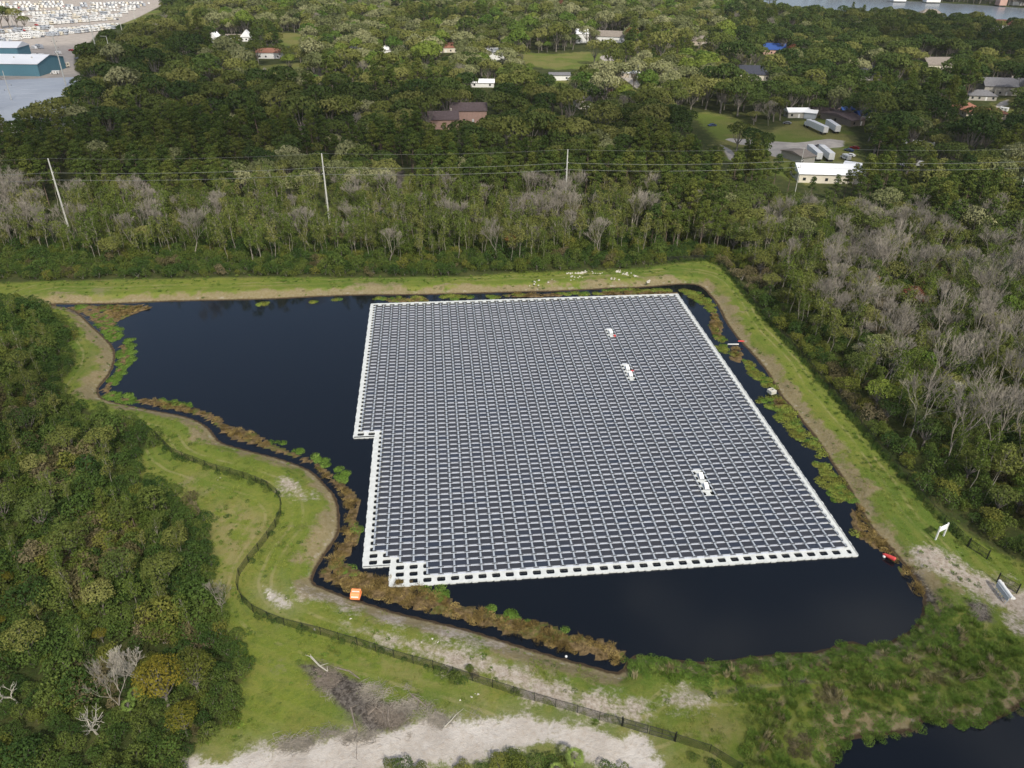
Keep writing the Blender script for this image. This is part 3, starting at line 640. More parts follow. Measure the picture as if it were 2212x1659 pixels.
# ------------------------------------------------------------------ water plants and grasses
def sample(Pw, dens, jitter=True):
    Pw = np.asarray(Pw); x0, y0 = Pw.min(0); x1, y1 = Pw.max(0); n = int((x1-x0)*(y1-y0)*dens)
    x = rng.uniform(x0, x1, n); y = rng.uniform(y0, y1, n); return x, y, sdist(Pw, x, y, 1.0) < 0
def gh(x, y):
    d = np.minimum(np.minimum(sdist(shoreW, x, y), sdist(pond2W, x, y)), 60); return height(d), d
def ell(cx, cy, rx, ry, n=14): return [(cx+rx*math.cos(k*6.283/n)*(1+.12*math.sin(k*2.3)), cy+ry*math.sin(k*6.283/n)) for k in range(n)]
MATS = [[(200,675),(225,680),(247,697),(262,710),(265,722),(250,737),(235,735),(225,720),(210,702)],
 [(270,732),(285,731),(290,747),(291,772),(275,795),(260,815),(250,829),(232,825),(252,800),(255,777),(252,760),(272,747)],
 [(225,857),(240,844),(257,847),(300,857),(302,870),(275,870),(250,865)],[(332,862),(355,861),(390,868),(422,877),(420,887),(375,875),(345,870)],
 [(578,949),(615,955),(613,962),(583,957)],[(623,969),(648,969),(650,980),(630,977)],[(673,983),(693,985),(710,999),(700,1014),(688,1002)],
 [(723,1012),(743,1012),(755,1037),(753,1052),(738,1044),(728,1029)],[(765,1127),(778,1142),(773,1152),(760,1144)],
 [(733,1227),(753,1223),(770,1234),(773,1244),(740,1240)],[(910,1267),(953,1264),(975,1292),(953,1294),(923,1292)],[(1038,1324),(1063,1309),(1068,1319),(1048,1332)],
 [(1090,1340),(1086,1330),(1106,1319),(1126,1324),(1141,1332),(1141,1347),(1121,1339)], ell(1223,1359,7,6), ell(240,665,38,5), ell(170,662,18,4)]
MATY = [[(1659,844),(1674,852),(1699,869),(1724,899),(1736,924),(1766,954),(1779,979),(1769,989),(1754,977),(1741,959),(1709,937),(1706,924),(1699,914),(1674,902),(1659,879)],
 [(1759,994),(1784,999),(1814,1034),(1834,1062),(1854,1082),(1834,1089),(1799,1079),(1789,1064),(1779,1044),(1766,1044),(1776,1024)],
 [(1526,690),(1551,710),(1568,735),(1551,737),(1541,712)],[(1543,747),(1568,752),(1566,762),(1546,757)],
 [(1468,622),(1506,630),(1531,647),(1546,665),(1541,680),(1516,655),(1481,637)],[(1603,775),(1616,777),(1631,797),(1659,815),(1681,840),(1656,835),(1626,815)],
 ell(569,656,16,2.6),ell(674,652,16,2.2),ell(735,646,13,3),ell(820,645,16,2.5),ell(859,645,16,5),ell(896,645,17,5),ell(984,641,34,5),ell(1061,640,19,4),ell(1119,636,12,3),ell(1250,634,50,3),ell(1375,627,80,3.5),
 ell(1900,1192,8,3),ell(1845,1150,7,4),ell(1640,862,10,5),ell(1585,762,8,5),ell(1560,745,7,4)]
mp = [Proto(P_mat(R=1.1, n=260, size=.11, h=.12), None, 'marsh', 'bark', 'm') for _ in range(3)]+[Proto(P_mat(n=220, size=.12, h=.18), None, 'marsh_y', 'bark', 'm') for _ in range(2)]
rp = [Proto(P_mat(R=1.0, n=240, size=.10, h=.16), None, 'reed', 'bark', 'r') for _ in range(3)]+[Proto(P_clump(130, .42, .9, .028, 1.8), None, 'reed', 'bark', 'r') for _ in range(3)]
pts = []; pid = []; sc = []
for k, (lst, lo, hi) in enumerate(((MATS, 0, 3), (MATY, 2, 5))):
    for Pm in lst:
        x, y, i = sample(UP(Pm, .1), 1.6 if k == 0 else 1.5); x, y = x[i], y[i]
        pts.append(np.stack([x, y, np.maximum(gh(x, y)[0], 0)], 1)); pid.append(rng.integers(lo, hi, len(x))); sc.append(rng.uniform(.55, 1.1, len(x)))
scatter('floating_marsh_plants', np.concatenate(pts), np.concatenate(sc), np.concatenate(pid), mp)
pts = []; sc = []
for Pm in REED:
    x, y, i = sample(UP(Pm, .1), 1.7); nz = np.sin(x*.9+2*np.sin(y*.5))*np.sin(y*.8+x*.3)
    i &= nz > -.75+.3*rng.normal(size=len(x)); x, y = x[i], y[i]
    pts.append(np.stack([x, y, np.maximum(gh(x, y)[0]-.05, -.02)], 1)); sc.append(rng.uniform(.45, 1.15, len(x)))
p_ = np.concatenate(pts); scatter('dry_reeds', p_, np.concatenate(sc), rng.integers(0, len(rp), len(p_)), rp, tilt=.25)
# shadowy submerged reeds just under the surface are the pond bed; tall grass on the near right shore
TALL = [[(1343,1408),(1400,1404),(1450,1410),(1500,1417),(1560,1417),(1600,1422),(1620,1407),(1650,1412),(1690,1402),(1740,1402),(1760,1407),(1800,1397),(1830,1370),(1875,1390),(1890,1372),(1930,1380),(1985,1352),(2000,1300),(2040,1290),(2100,1330),(2212,1390),(2400,1420),(2420,1520),(2212,1550),(2150,1580),(2071,1592),(2000,1600),(1950,1608),(1860,1620),(1830,1640),(1820,1670),(1815,1740),(1590,1700),(1610,1600),(1620,1520),(1560,1500),(1460,1480),(1400,1462),(1355,1445)]]
tgp = [Proto(P_clump(110, .95, .8, .03, .9), None, 'tallgrass', 'bark', 't') for _ in range(4)]+[Proto(P_mat(R=1.2, n=260, size=.10, h=.32), None, 'tallgrass', 'bark', 't') for _ in range(3)]+[Proto(P_mat(R=1.0, n=190, size=.09, h=.35), None, 'shrub_br', 'bark', 't') for _ in range(2)]+[Proto(P_mat(R=1.3, n=330, size=.09, h=.26), None, 'marsh', 'bark', 't') for _ in range(3)]
Wt = UP(TALL[0]); x, y, i = sample(Wt, 1.5); x, y = x[i], y[i]; z, d = gh(x, y)
pj = proj(x, y, z); d1 = sdist(shoreW, x, y); d2 = sdist(pond2W, x, y); lo = (d1 > -1.4) & (d2 > -.6); track = np.abs(pj[1]-(1492-(pj[0]-1500)*.085-np.maximum(pj[0]-1750, 0)*.10)) < 4; lo &= ~(track & (pj[0] < 2000))
x, y, z, d1, d2 = x[lo], y[lo], z[lo], d1[lo], d2[lo]; pk = rng.integers(0, 7, len(x)); br = np.sin(x*.35+y*.12)*np.sin(y*.5-x*.1) > .66; pk[br] = rng.integers(7, 9, br.sum()); gm = (d1 < 4.5+2*np.sin(x*.5)) & (rng.random(len(x)) < .85); pk[gm] = rng.integers(9, 12, gm.sum()); gm = (d2 < 4.0) & (rng.random(len(x)) < .55); pk[gm] = rng.integers(9, 12, gm.sum()); z = np.maximum(z, 0)
scatter('tall_grass', np.stack([x, y, z], 1), rng.uniform(.4, .85, len(x)), pk, tgp, tilt=.15)
sdp = [Proto(P_clump(40, 1.7, .5, .05, .35), None, 'seed', 'bark', 's') for _ in range(2)]
pp = []
for line in ([(1640,1650),(1645,1600),(1655,1560),(1680,1530),(1760,1510),(1850,1493),(1940,1483),(2040,1465),(2120,1450),(2212,1432)], [(1700,1462),(1760,1448),(1820,1440),(1900,1432),(1960,1425),(2040,1410),(2070,1380),(2060,1350)], [(1360,1445),(1450,1455),(1560,1462),(1640,1450)]):
    W = UP(line)
    for a, b in zip(W, W[1:]):
        n = int(np.linalg.norm(b-a)*1.0); t = rng.random(n)[:, None]; q = a+(b-a)*t+rng.normal(size=(n, 2))*.9; pp.append(q)
q = np.concatenate(pp); scatter('seeding_grass', np.c_[q, gh(q[:, 0], q[:, 1])[0]], rng.uniform(.4, .9, len(q)), rng.integers(0, 2, len(q)), sdp, tilt=.3)
# short tufts over the mown bank
tf = [Proto(P_clump(26, .22, .35, .022, .7), None, 'turf', 'bark', 'g') for _ in range(4)]
x, y, i = sample(UP([(-10,1800),(-10,900),(2212,900),(2500,1800)]), .85)
i &= sdist(lawnW, x, y) < 0; x, y = x[i], y[i]; z, d = gh(x, y); k = (d > 1.0) & (sdu(SAND+PATHS, x, y) > .3) & (sdu(MUD, x, y) > .2) & (np.hypot(x, y) < 190); x, y, z = x[k], y[k], z[k]
scatter('lawn_tufts', np.stack([x, y, z], 1), rng.uniform(.5, 1.2, len(x))*np.where(np.sin(x*.2)*np.sin(y*.17+1) > .2, 1.3, .8), rng.integers(0, 4, len(x)), tf)
wd = [Proto(P_clump(50, .55, .5, .04, .8), None, 'tallgrass', 'bark', 'w') for _ in range(2)]+[Proto(P_mat(R=.6, n=60, size=.10, h=.25), None, 'shrub', 'bark', 'w') for _ in range(2)]+[Proto(P_mat(R=.6, n=60, size=.10, h=.2), None, 'tallgrass', 'bark', 'w')]
x, y, i = sample(UP([(-10,1800),(-60,560),(2212,560),(2500,1800)]), .6); dlw = sdist(lawnW, x, y); z, d = gh(x, y)
nz = np.sin(x*.23+1)*np.sin(y*.19)+.6*np.sin(x*.6+y*.5); k = i & (dlw < 1.0) & (d > .8) & (sdu(SAND, x, y) > 1) & ((rng.random(len(x)) < np.clip(.10+.35*nz, .03, .5)) | (dlw > -3.5) & (rng.random(len(x)) < .95))
scatter('bank_weeds', np.stack([x, y, z], 1)[k], rng.uniform(.3, .9, k.sum()), rng.integers(0, 5, k.sum()), wd)
# ------------------------------------------------------------------ trees and shrubs
PR = {}
def add(kind, fn, lms, bms, nvar, **kw):
    L = PR.setdefault(kind, [])
    for lm in lms:
        for _ in range(nvar):
            r = fn(**kw); L.append(Proto(r[0], r[1], lm, bms, kind))
add('oak_tree', P_oak, ['oak', 'oak_olive', 'oak_moss_lit', 'oak_green'], 'bark', 2, n=2600, size=.34, nb=22)
add('far_oak', P_oak, ['oak', 'oak_olive', 'oak_moss_lit', 'oak_green'], 'bark', 2, n=1500, size=.55, nb=20)
add('pine_tree', P_pine, ['pine'], 'bark_pine', 5, n=1500, size=.30)
add('slender_tree', P_slender, ['slender', 'slender', 'oak_olive'], 'bark_pale', 2, n=800, size=.22)
add('shrub', P_shrub, ['shrub', 'shrub', 'shrub_ol', 'shrub_br'], 'bark', 2, n=1500, size=.13)
add('yellow_tree', P_oak, ['yellow'], 'bark', 2, h=8, R=3.6, n=5200, size=.15, nb=26)
add('rust_tree', P_oak, ['rust', 'crimson'], 'bark', 1, h=8, R=3.2, n=1400, size=.2, nb=16)
add('palm_tree', P_palm, ['palm'], 'bark', 2)
for _ in range(4):
    t, o = P_bare(12, 6, .50, .34, .15); PR.setdefault('bare_tree', []).append(Proto(None, t, 'twig', 'twig', 'bare_tree'))
for _ in range(2):
    t, o = P_bare(9, 6, .62, .2, .16); PR['bare_tree'].append(Proto(None, t, 'twig_pale', 'twig_pale', 'bare_tree'))
for _ in range(2):
    t, o = P_bare(8, 3, .8, .24, .16); PR['bare_tree'].append(Proto(None, t, 'twig_pale', 'twig_pale', 'bare_tree'))
# what must stay in sight (raster in overview pixels)
gx, gy = np.meshgrid(np.arange(0, 2216, 4), np.arange(0, 1664, 4)); keep = np.zeros(gx.shape, bool)
def ipoly(P, X, Y):
    P = np.asarray(P, float); c = np.zeros(X.shape, bool)
    for (ax, ay), (bx, by) in zip(P, np.roll(P, -1, 0)):
        if ay != by: c ^= ((ay > Y) != (by > Y)) & (X < (bx-ax)*(Y-ay)/(by-ay)+ax)
    return c
SEE = [(98,340,150,472),(690,330,710,470),(1222,320,1234,352),(1500,245,1600,300),(930,246,978,276),(978,238,1042,252),(1712,346,1848,366),(1742,318,1810,352),(1718,256,1822,292),(1700,226,1765,255),(1795,243,1838,268),(1848,244,1882,256),
 (2120,167,2194,200),(2085,193,2146,212),(2072,222,2148,250),(1996,118,2056,146),(1944,138,1974,152),(1862,150,1890,168),(1600,142,1656,168),(1490,80,1538,96),(1246,70,1268,92),(1290,58,1348,90),
 (1193,158,1222,173),(1344,153,1378,165),(2132,48,2178,66),(460,66,542,88),(445,127,478,138),(568,105,598,125),(768,103,784,116),(822,103,842,117),(1056,104,1082,130),(1030,166,1072,186),(1249,208,1268,232),
 (1936,308,2022,328),(1926,346,2000,362),(2184,326,2214,346),(952,99,974,112),(1632,96,1700,118),(1405,66,1420,76),(0,95,165,235),(198,52,212,97),(233,88,243,120),(2140,238,2190,262)]
keepB = keep.copy()
for P in LAWN, *CLEAR, *LOT, [(1560,-5),(1700,10),(1850,15),(2000,27),(2120,32),(2212,48),(2212,14),(2000,2),(1850,-8)]: keep |= ipoly(P, gx, gy)
for a, b, c, d in SEE: keepB |= (gx > a) & (gx < c) & (gy > b) & (gy < d)
scr = ipoly([(0,200),(-20,260),(80,232),(120,214),(150,192),(165,165),(300,300),(0,400)], gx, gy); keep &= ~scr; keepB &= ~scr
def vis(u, v, keep=keep):
    ui = np.clip((u/4).astype(int), 0, keep.shape[1]-1); vi = np.clip((v/4).astype(int), 0, keep.shape[0]-1)
    return keep[vi, ui] & (v > 0) & (u > -30) & (u < 2240)
LANDM = [('the left utility pole',118,470),('the middle utility pole',700,420),('the right utility pole',1228,380),('the brown-roofed house',985,262),('the grass track',862,405),('the white-roofed building',1780,365),
 ('the white semi trailers',1770,275),('the teal warehouse',70,150),('the pale flat roof',70,210),('the parking lot',200,80),('the far lake',1950,40),('the sunlit clearing',1200,130),('the white A-frame houses',500,80),
 ('the grey-roofed house',2160,190),('the orange-tiled house',2110,235),('the tan-roofed house',2025,135),('the slate-roofed house',1630,155),('the far-left pond corner',230,650),('the far pond bank',800,600),
 ('the rock pile',1300,590),('the bend of the far fence',1530,575),('the long right-hand fence',1740,790),('the white sign frame',2035,1145),('the red-leaved tree',1960,630),('the black gate panel',2110,1195),
 ('the bottom-left thicket edge',520,1420),('the yellow tree',390,1440),('the curved fence',600,1080),('the left lawn strip',180,800),('the sand road',1150,1600),('the upper frame edge',900,10),('the left frame edge',10,1000),('the right frame edge',2200,800),
 ('the bottom-left corner',60,1600),('the dark pond corner',2000,1560),('the field with the blue car',1570,280)]
LA = np.array([(a, b) for _, a, b in LANDM], float)
CLR = dict(oak='dark green', oak_olive='olive green', oak_moss_lit='grey-green mossy', oak_green='fresh green', pine='green', slender='thin-leaved', shrub='dark green', shrub_ol='olive', shrub_br='brownish', yellow='golden yellow', rust='rust-brown', crimson='dull crimson', palm='bright green', twig='leafless brown-grey', twig_pale='leafless pale grey', marsh='green')
KN = dict(oak_tree='oak tree', pine_tree='pine tree', slender_tree='slender pale-trunked tree', bare_tree='tree', shrub='shrub', yellow_tree='tree', rust_tree='tree', palm_tree='palm')
PL_ = dict(oak_tree='oaks', pine_tree='pines', slender_tree='slender trees', bare_tree='bare trees', shrub='shrubs', yellow_tree='yellow trees', rust_tree='red-brown trees', palm_tree='palms')
def describe(kind, lm, x, y, s, h):
    u, v = proj(x, y, 1.5+h*.6); u = float(u); v = float(v); d = np.hypot(LA[:, 0]-u, (LA[:, 1]-v)*1.6); k = int(d.argmin()); dx, dy = u-LA[k, 0], (v-LA[k, 1])*1.6
    if abs(dx) > abs(dy): w = 'left of' if dx < 0 else 'right of'
    else: w = 'beyond' if dy < 0 else 'in front of'
    far = 'just' if d[k] < 60 else ('' if d[k] < 130 else 'well')
    sz = 'low' if s < .75 else ('small' if s < .92 else ('middling' if s < 1.1 else ('large' if s < 1.3 else 'very large')))
    wh = (far+' '+w).strip()+' '+LANDM[k][0]
    return sz+' '+CLR[lm]+' '+KN[kind]+' '+wh, PL_[kind]+' '+w+' '+LANDM[k][0]
def plant(kind, pr, x, y, z, s, label=None, group=None, rot=None, tilt=None, name=None):
    h = dict(oak_tree=12, pine_tree=17, slender_tree=12, bare_tree=10, shrub=2.6, yellow_tree=7, rust_tree=7, palm_tree=5)[kind]
    lb, g = describe(kind, pr.lm, x, y, s, h*s)
    e = empty(name or (kind if kind not in ('yellow_tree', 'rust_tree') else kind), (x, y, z), rng.uniform(0, 6.283) if rot is None else rot, label or lb, 'shrub' if kind == 'shrub' else 'tree', group or (None if label else g), s)
    if tilt: e.rotation_euler = (tilt[0], tilt[1], e.rotation_euler[2])
    if pr.cr: o = bpy.data.objects.new('crown', pr.cr); COL.objects.link(o); o.parent = e
    if pr.tr: o = bpy.data.objects.new('trunk' if kind != 'shrub' else 'stems', pr.tr); COL.objects.link(o); o.parent = e
    return e
CAND = {k: [] for k in ('oak_tree', 'pine_tree', 'slender_tree', 'bare_tree', 'shrub', 'yellow_tree', 'rust_tree', 'palm_tree')}
def jgrid(x0, x1, y0, y1, s):
    a, b = np.meshgrid(np.arange(x0, x1, s), np.arange(y0, y1, s)); a = a.ravel()+rng.uniform(-.42, .42, a.size)*s; b = b.ravel()+rng.uniform(-.42, .42, b.size)*s; return a, b
HOUSE_XY = []
def base_ok(x, y, r, clear=.5):
    ok = sdist(lawnW, x, y, 20) > clear
    ok &= np.minimum(sdist(shoreW, x, y, 20), sdist(pond2W, x, y, 20)) > 1
    ok &= sdu(LAKE, x, y, 20, .5) > 3; ok &= sdu(LOT, x, y, 20) > 1; ok &= sdu(CLEAR, x, y, 20) > 1
    return ok
def occl(x, y, h, r, fr=(.45, .75, .97)):
    bad = np.zeros(x.shape); bb = np.zeros(x.shape)
    for f in fr:
        for o in (-.6, 0, .6):
            u, v = proj(x+o*r, y, 1.5+h*f); bad += vis(u, v); bb += vis(u, v, keepB)
    k = 3*len(fr); return (bad > k*.3) | (bb > k*.2) & (rng.random(x.shape) < .96)
def inview(x, y, h, m=60):
    u, v = proj(x, y, 1.5+h*.5); uu, vt = proj(x, y, 1.5+h); vb = proj(x, y, 1.5)[1]
    return (u > -m-230) & (u < 2212+m+230) & (vb > -m*.3) & (vt < 1659+m) & (y > 20)
def zone(x, y): return proj(x, y, 1.5)
def put(kind, x, y, s, pid, ok):
    for a, b, c, d in zip(x[ok], y[ok], s[ok], pid[ok]): CAND[kind].append((a, b, c, int(d)))
# -- far woodland: oaks
x, y = jgrid(-1000, 1150, 330, 1500, 9.8); iv = inview(x, y, 14, 40); x, y = x[iv], y[iv]; u, v = zone(x, y)
s = .55+.45*rng.random(len(x))+.6*rng.random(len(x))**2.5; pinezone = (v > 315+20*np.sin(u*.01)) & (u < 900) | (v > 352+25*np.sin(u*.013)) & (u >= 900)
ok = ~pinezone & base_ok(x, y, 5); ok &= ~occl(x, y, 13*s, 6*s)
light = ((u > 430) & (u < 1580) & (v < 225+25*np.sin(u*.01))) ; r = rng.random(len(x)); nz = np.sin(x*.013+1)*np.sin(y*.011)+.5*np.sin(x*.03+y*.02)
pid = np.where(r < .5, 0, 2)+rng.integers(0, 2, len(x))
pid = np.where(light, np.where(r < .10, 0, np.where(r < .42, 2, np.where(r < .80, 4, 6)))+rng.integers(0, 2, len(x)), pid)  # paler leaf colours placed here so the far woods look sunlit
pid = np.where((u > 1560) & (r < .72), rng.integers(0, 2, len(x)), pid); pid = np.where((u < 450) & (r > .5), 2+rng.integers(0, 2, len(x)), pid); pid = np.where(~light & (r > .93), 4+rng.integers(0, 2, len(x)), pid)
bare = (r > .955) & (u < 1700); put('bare_tree', x, y, s*1.1, rng.integers(0, 6, len(x)), ok & bare)
rust = (r < .002); put('rust_tree', x, y, s*1.3, rng.integers(0, 2, len(x)), ok & rust)
pin = (np.sin(x*.02+3)*np.sin(y*.017) > .55) & (r > .4); put('pine_tree', x, y, s*.95, rng.integers(0, 5, len(x)), ok & pin & ~bare)
put('oak_tree', x, y, s, pid, ok & ~bare & ~rust & ~pin)
# -- pine belt
x, y = jgrid(-420, 480, 225, 520, 6.0); iv = inview(x, y, 18, 50); x, y = x[iv], y[iv]; u, v = zone(x, y); s = rng.uniform(.62, 1.08, len(x))
pz = ((v > 315+20*np.sin(u*.01)) & (u < 900) | (v > 352+25*np.sin(u*.013)) & (u >= 900)) & ((v < 452) & (u < 1400) | (v < 545) & (u >= 1400))
ok = pz & base_ok(x, y, 4); ok &= ~occl(x, y, 17*s, 3.5*s); r = rng.random(len(x)); nz = np.sin(x*.035+1)*np.sin(y*.04+x*.01)
oakm = (nz > .30) & (u > 500) | (r > .93); put('pine_tree', x, y, s, rng.integers(0, 5, len(x)), ok & ~oakm & (r > .012))
ok2 = ok & oakm & (r > .35); put('oak_tree', x, y, s*.9, rng.integers(0, 6, len(x)), ok2); put('bare_tree', x, y, s*1.2, rng.integers(0, 6, len(x)), ok & (r < .012))
# -- slender swamp wood behind the far bank
x, y = jgrid(-260, 190, 185, 300, 3.6); iv = inview(x, y, 13, 50); x, y = x[iv], y[iv]; u, v = zone(x, y); s = rng.uniform(.6, 1.12, len(x))
ok = (v >= 445) & (v < 566-8*np.sin(u*.02)) & (u < 1500) & base_ok(x, y, 2, 6); r = rng.random(len(x)); ok &= ~occl(x, y, 12*s, 1.5, (.2, .5, .9))
bareP = np.where(u < 170, .45, np.where((u > 280) & (u < 360), .3, np.where((u > 1120) & (u < 1290), .35, .08)))
b = r < bareP; put('bare_tree', x, y, s*1.15, rng.integers(0, 4, len(x)), ok & b & (rng.random(len(x)) < .5)); put('slender_tree', x, y, s, rng.integers(0, 6, len(x)), ok & ~b & (r < .80)); put('shrub', x, y, s*1.5, rng.integers(0, 8, len(x)), ok & (r > .78))
put('oak_tree', x, y, s*.6, rng.integers(0, 4, len(x)), ok & (r > .955))
# -- scrub in front of it
x, y = jgrid(-250, 170, 165, 260, 2.3); iv = inview(x, y, 3, 30); x, y = x[iv], y[iv]; u, v = zone(x, y); s = rng.uniform(.5, 1.25, len(x))
ok = (v >= 520) & (u < 1540) & base_ok(x, y, 1, .8) & ~occl(x, y, 2.4*s, 1, (.7,)); big = rng.random(len(x)) > .96
s = np.where(big, s*1.6, s); sh = np.sin(u*.03)*np.sin(v*.1+u*.01); put('shrub', x, y, s, np.where(sh > .80, rng.integers(4, 8, len(x)), rng.integers(0, 5, len(x))), ok)
# -- mixed wood to the right of the fence
x, y = jgrid(40, 260, 70, 300, 3.9); iv = inview(x, y, 12, 60); x, y = x[iv], y[iv]; u, v = zone(x, y); s = rng.uniform(.6, 1.1, len(x))
dl = sdist(lawnW, x, y, 40); ok = (u > 1500) & (v > 500) & base_ok(x, y, 2, 5) & ~occl(x, y, 11*s, 2*s, (.3, .6, .9)); r = rng.random(len(x)); nz = np.sin(x*.06)*np.sin(y*.05+1)
pb = np.where((u > 1780) & (v < 1000), .24+.22*nz, .09); b = r < pb
put('bare_tree', x, y, s*1.1, rng.integers(0, 4, len(x)), ok & b & (rng.random(len(x)) < .7)); put('slender_tree', x, y, s*.95, rng.integers(0, 6, len(x)), ok & ~b & (r < .60))
put('oak_tree', x, y, s*.6, np.where(nz > 0, rng.integers(2, 4, len(x)), rng.integers(0, 8, len(x))), ok & ~b & (r >= .72) & (r < .93)); put('pine_tree', x, y, s*.8, rng.integers(0, 5, len(x)), ok & (r > .975) & (v < 640))
x, y = jgrid(35, 240, 60, 300, 2.5); iv = inview(x, y, 3, 40); x, y = x[iv], y[iv]; u, v = zone(x, y); s = rng.uniform(.55, 1.3, len(x))
ok = (u > 1500) & (v > 540) & base_ok(x, y, 1, .8) & ~occl(x, y, 2.6*s, 1, (.8,)) & (rng.random(len(x)) < .8); sh = np.sin(x*.11)*np.sin(y*.09+1)
put('shrub', x, y, s, np.where(sh > .4, rng.integers(4, 8, len(x)), rng.integers(0, 6, len(x))), ok)
# -- thicket at the left and bottom left
x, y = jgrid(-190, -5, 35, 245, 2.0); iv = inview(x, y, 3, 50); x, y = x[iv], y[iv]; u, v = zone(x, y); s = rng.uniform(.5, 1.0, len(x))+1.0*rng.random(len(x))**3
th = (u < 560) & (v > 640) & base_ok(x, y, 1, -.8); s = np.where(sdist(lawnW, x, y, 20) < 1.5, np.minimum(s, .8), s); ok = th & ((s < .82) | ~occl(x, y, 2.6*s, 1.2, (.8,))) & (rng.random(len(x)) < .86); sh = np.sin(x*.17+1)*np.sin(y*.15)+.4*rng.normal(size=len(x))
put('shrub', x, y, s, np.where(sh > .45, rng.integers(4, 8, len(x)), rng.integers(0, 4, len(x))), ok)
x, y = jgrid(-190, -5, 35, 245, 6.5); iv = inview(x, y, 6, 50); x, y = x[iv], y[iv]; u, v = zone(x, y); s = rng.uniform(.34, .55, len(x)); r = rng.random(len(x))
ok = (u < 540) & (v > 650) & base_ok(x, y, 1, 3.5) & ~occl(x, y, 13*s, 5*s, (.5, .9)); put('oak_tree', x, y, s, rng.integers(0, 4, len(x)), ok & (r < .24)); put('bare_tree', x, y, s*.9, rng.integers(0, 6, len(x)), ok & (r > .9) & (v > 900))
put('rust_tree', x, y, s*.55, rng.integers(0, 1, len(x)), ok & (r > .62) & (r < .70) & (v > 950)); put('yellow_tree', x, y, s*.6, rng.integers(0, 2, len(x)), ok & (r > .5) & (r < .62) & (v > 1000))
x, y = jgrid(-190, -5, 35, 245, 4.2); iv = inview(x, y, 7, 50); x, y = x[iv], y[iv]; u, v = zone(x, y); s = rng.uniform(.32, .62, len(x)); r = rng.random(len(x))
ok = (u < 540) & (v > 650) & base_ok(x, y, 1, 2) & ~occl(x, y, 12*s, 1.2, (.5, .9)); put('slender_tree', x, y, s, rng.integers(0, 6, len(x)), ok & (r < .55)); put('yellow_tree', x, y, s*.5, rng.integers(0, 2, len(x)), ok & (r > .60) & (r < .74) & (v > 900)); put('rust_tree', x, y, s*.5, rng.integers(0, 1, len(x)), ok & (r > .55) & (r < .60) & (v > 900)); put('pine_tree', x, y, s*.7, rng.integers(0, 5, len(x)), ok & (r > .97))
for (a, b, s_) in [(20,500,1.5),(60,505,1.6),(95,498,1.35),(-10,520,1.5),(45,530,1.3),(335,500,1.3),(470,510,1.0),(780,470,1.0),(1165,510,1.25),(1200,505,1.35),(1235,512,1.35),(1130,500,1.0),(1860,800,1.5),(1920,830,1.4),(1990,880,1.6),(2060,900,1.7),(2130,880,1.6),(2190,920,1.7),(1960,960,1.3),(2040,1000,1.4),(2120,990,1.5),(2200,1020,1.5),(1840,700,1.2),(1890,640,1.3),(1930,600,1.3),(2000,640,1.4),(2070,660,1.4),(2140,700,1.5),(2200,760,1.5),(2170,640,1.3),(2090,780,1.4),(2010,760,1.4),(1750,690,1.0),(1800,720,1.1)]:
    for k_ in range(1 if a > 1700 else 2): q = U(a+k_*rng.uniform(-14, 14), b+k_*rng.uniform(-8, 8)); CAND['bare_tree'].append((q[0], q[1], s_*rng.uniform(.85, 1.1), int(rng.choice([0, 1, 2, 3, 4]))))
# -- bushes along the bottom edge and the fence
for (a, b, s_, p) in [(845,1655,.55,4),(870,1665,.7,0),(905,1668,.6,4),(1000,1670,.6,5),(1040,1668,.5,0),(1080,1660,.75,4),(1110,1650,.7,4),(1125,1665,.8,5),(1150,1660,.8,1),(1190,1668,.8,0),(1215,1672,.9,4),(1310,1668,.6,0),(1340,1672,.55,1),(1380,1690,.6,2),(1440,1692,.5,2),(1500,1640,.4,1),(1540,1660,.5,0),(980,1470,.55,1),(990,1478,.4,0),(1017,1448,.4,5),(1025,1462,.38,6),(590,1345,.3,1),(560,1338,.3,0),(1220,650,.01,0)]:
    q = U(a, b); CAND['shrub'].append((q[0], q[1], s_, p))
for (a, b, s_) in [(1238,1668,.62),(1200,1690,.5),(300,1525,.5),(285,1548,.45)]:
    q = U(a, b); CAND['palm_tree'].append((q[0], q[1], s_, 0))
for k_, a, b, s_, p in [('rust_tree',1958,690,1.15,1),('rust_tree',1872,640,.85,0),('rust_tree',1103,545,.75,0),('rust_tree',1985,655,.8,1)]:
    q = U(a, b); CAND[k_].append((q[0], q[1], s_, p))
# heroes of the bottom-left corner
def hero(kind, i, u, v, s, label, tilt=None, rot=0):
    q = U(u, v); plant(kind, PR[kind][i], q[0], q[1], 1.5, s, label, None, rot, tilt)
hero('yellow_tree', 0, 365, 1530, 1.0, 'large golden yellow tree at the edge of the bottom-left thicket', rot=.5)
hero('yellow_tree', 1, 432, 1500, .88, 'yellow tree with bare limbs right of the largest yellow tree', rot=2)
hero('yellow_tree', 1, 405, 1590, .62, 'lowest small yellow tree nearest the bottom of the thicket', rot=1)
hero('yellow_tree', 0, 340, 1480, .6, 'half-green yellow tree beside the pale fan-shaped bare tree', rot=3)
hero('bare_tree', 4, 318, 1478, 1.25, 'pale grey fan-shaped bare tree beside the yellow tree', (-.25, -.15), 1)
hero('bare_tree', 5, 300, 1470, .95, 'second pale bare tree touching the fan-shaped one', (-.2, -.2), 2.2)
hero('bare_tree', 0, 262, 1545, .85, 'brown-grey bare tree leaning left of the pale fan-shaped one', (-.15, -.1), .3)
hero('bare_tree', 6, 215, 1590, 1.0, 'gnarled bleached dead tree low in the bottom-left thicket', (-.2, -.1), 1.4)
hero('bare_tree', 7, 190, 1575, .8, 'smaller gnarled dead tree left of the large gnarled one', (-.3, -.2), 4)
hero('bare_tree', 7, 38, 1520, .9, 'white-limbed dead tree at the left frame edge', (-.2, .1), 2)
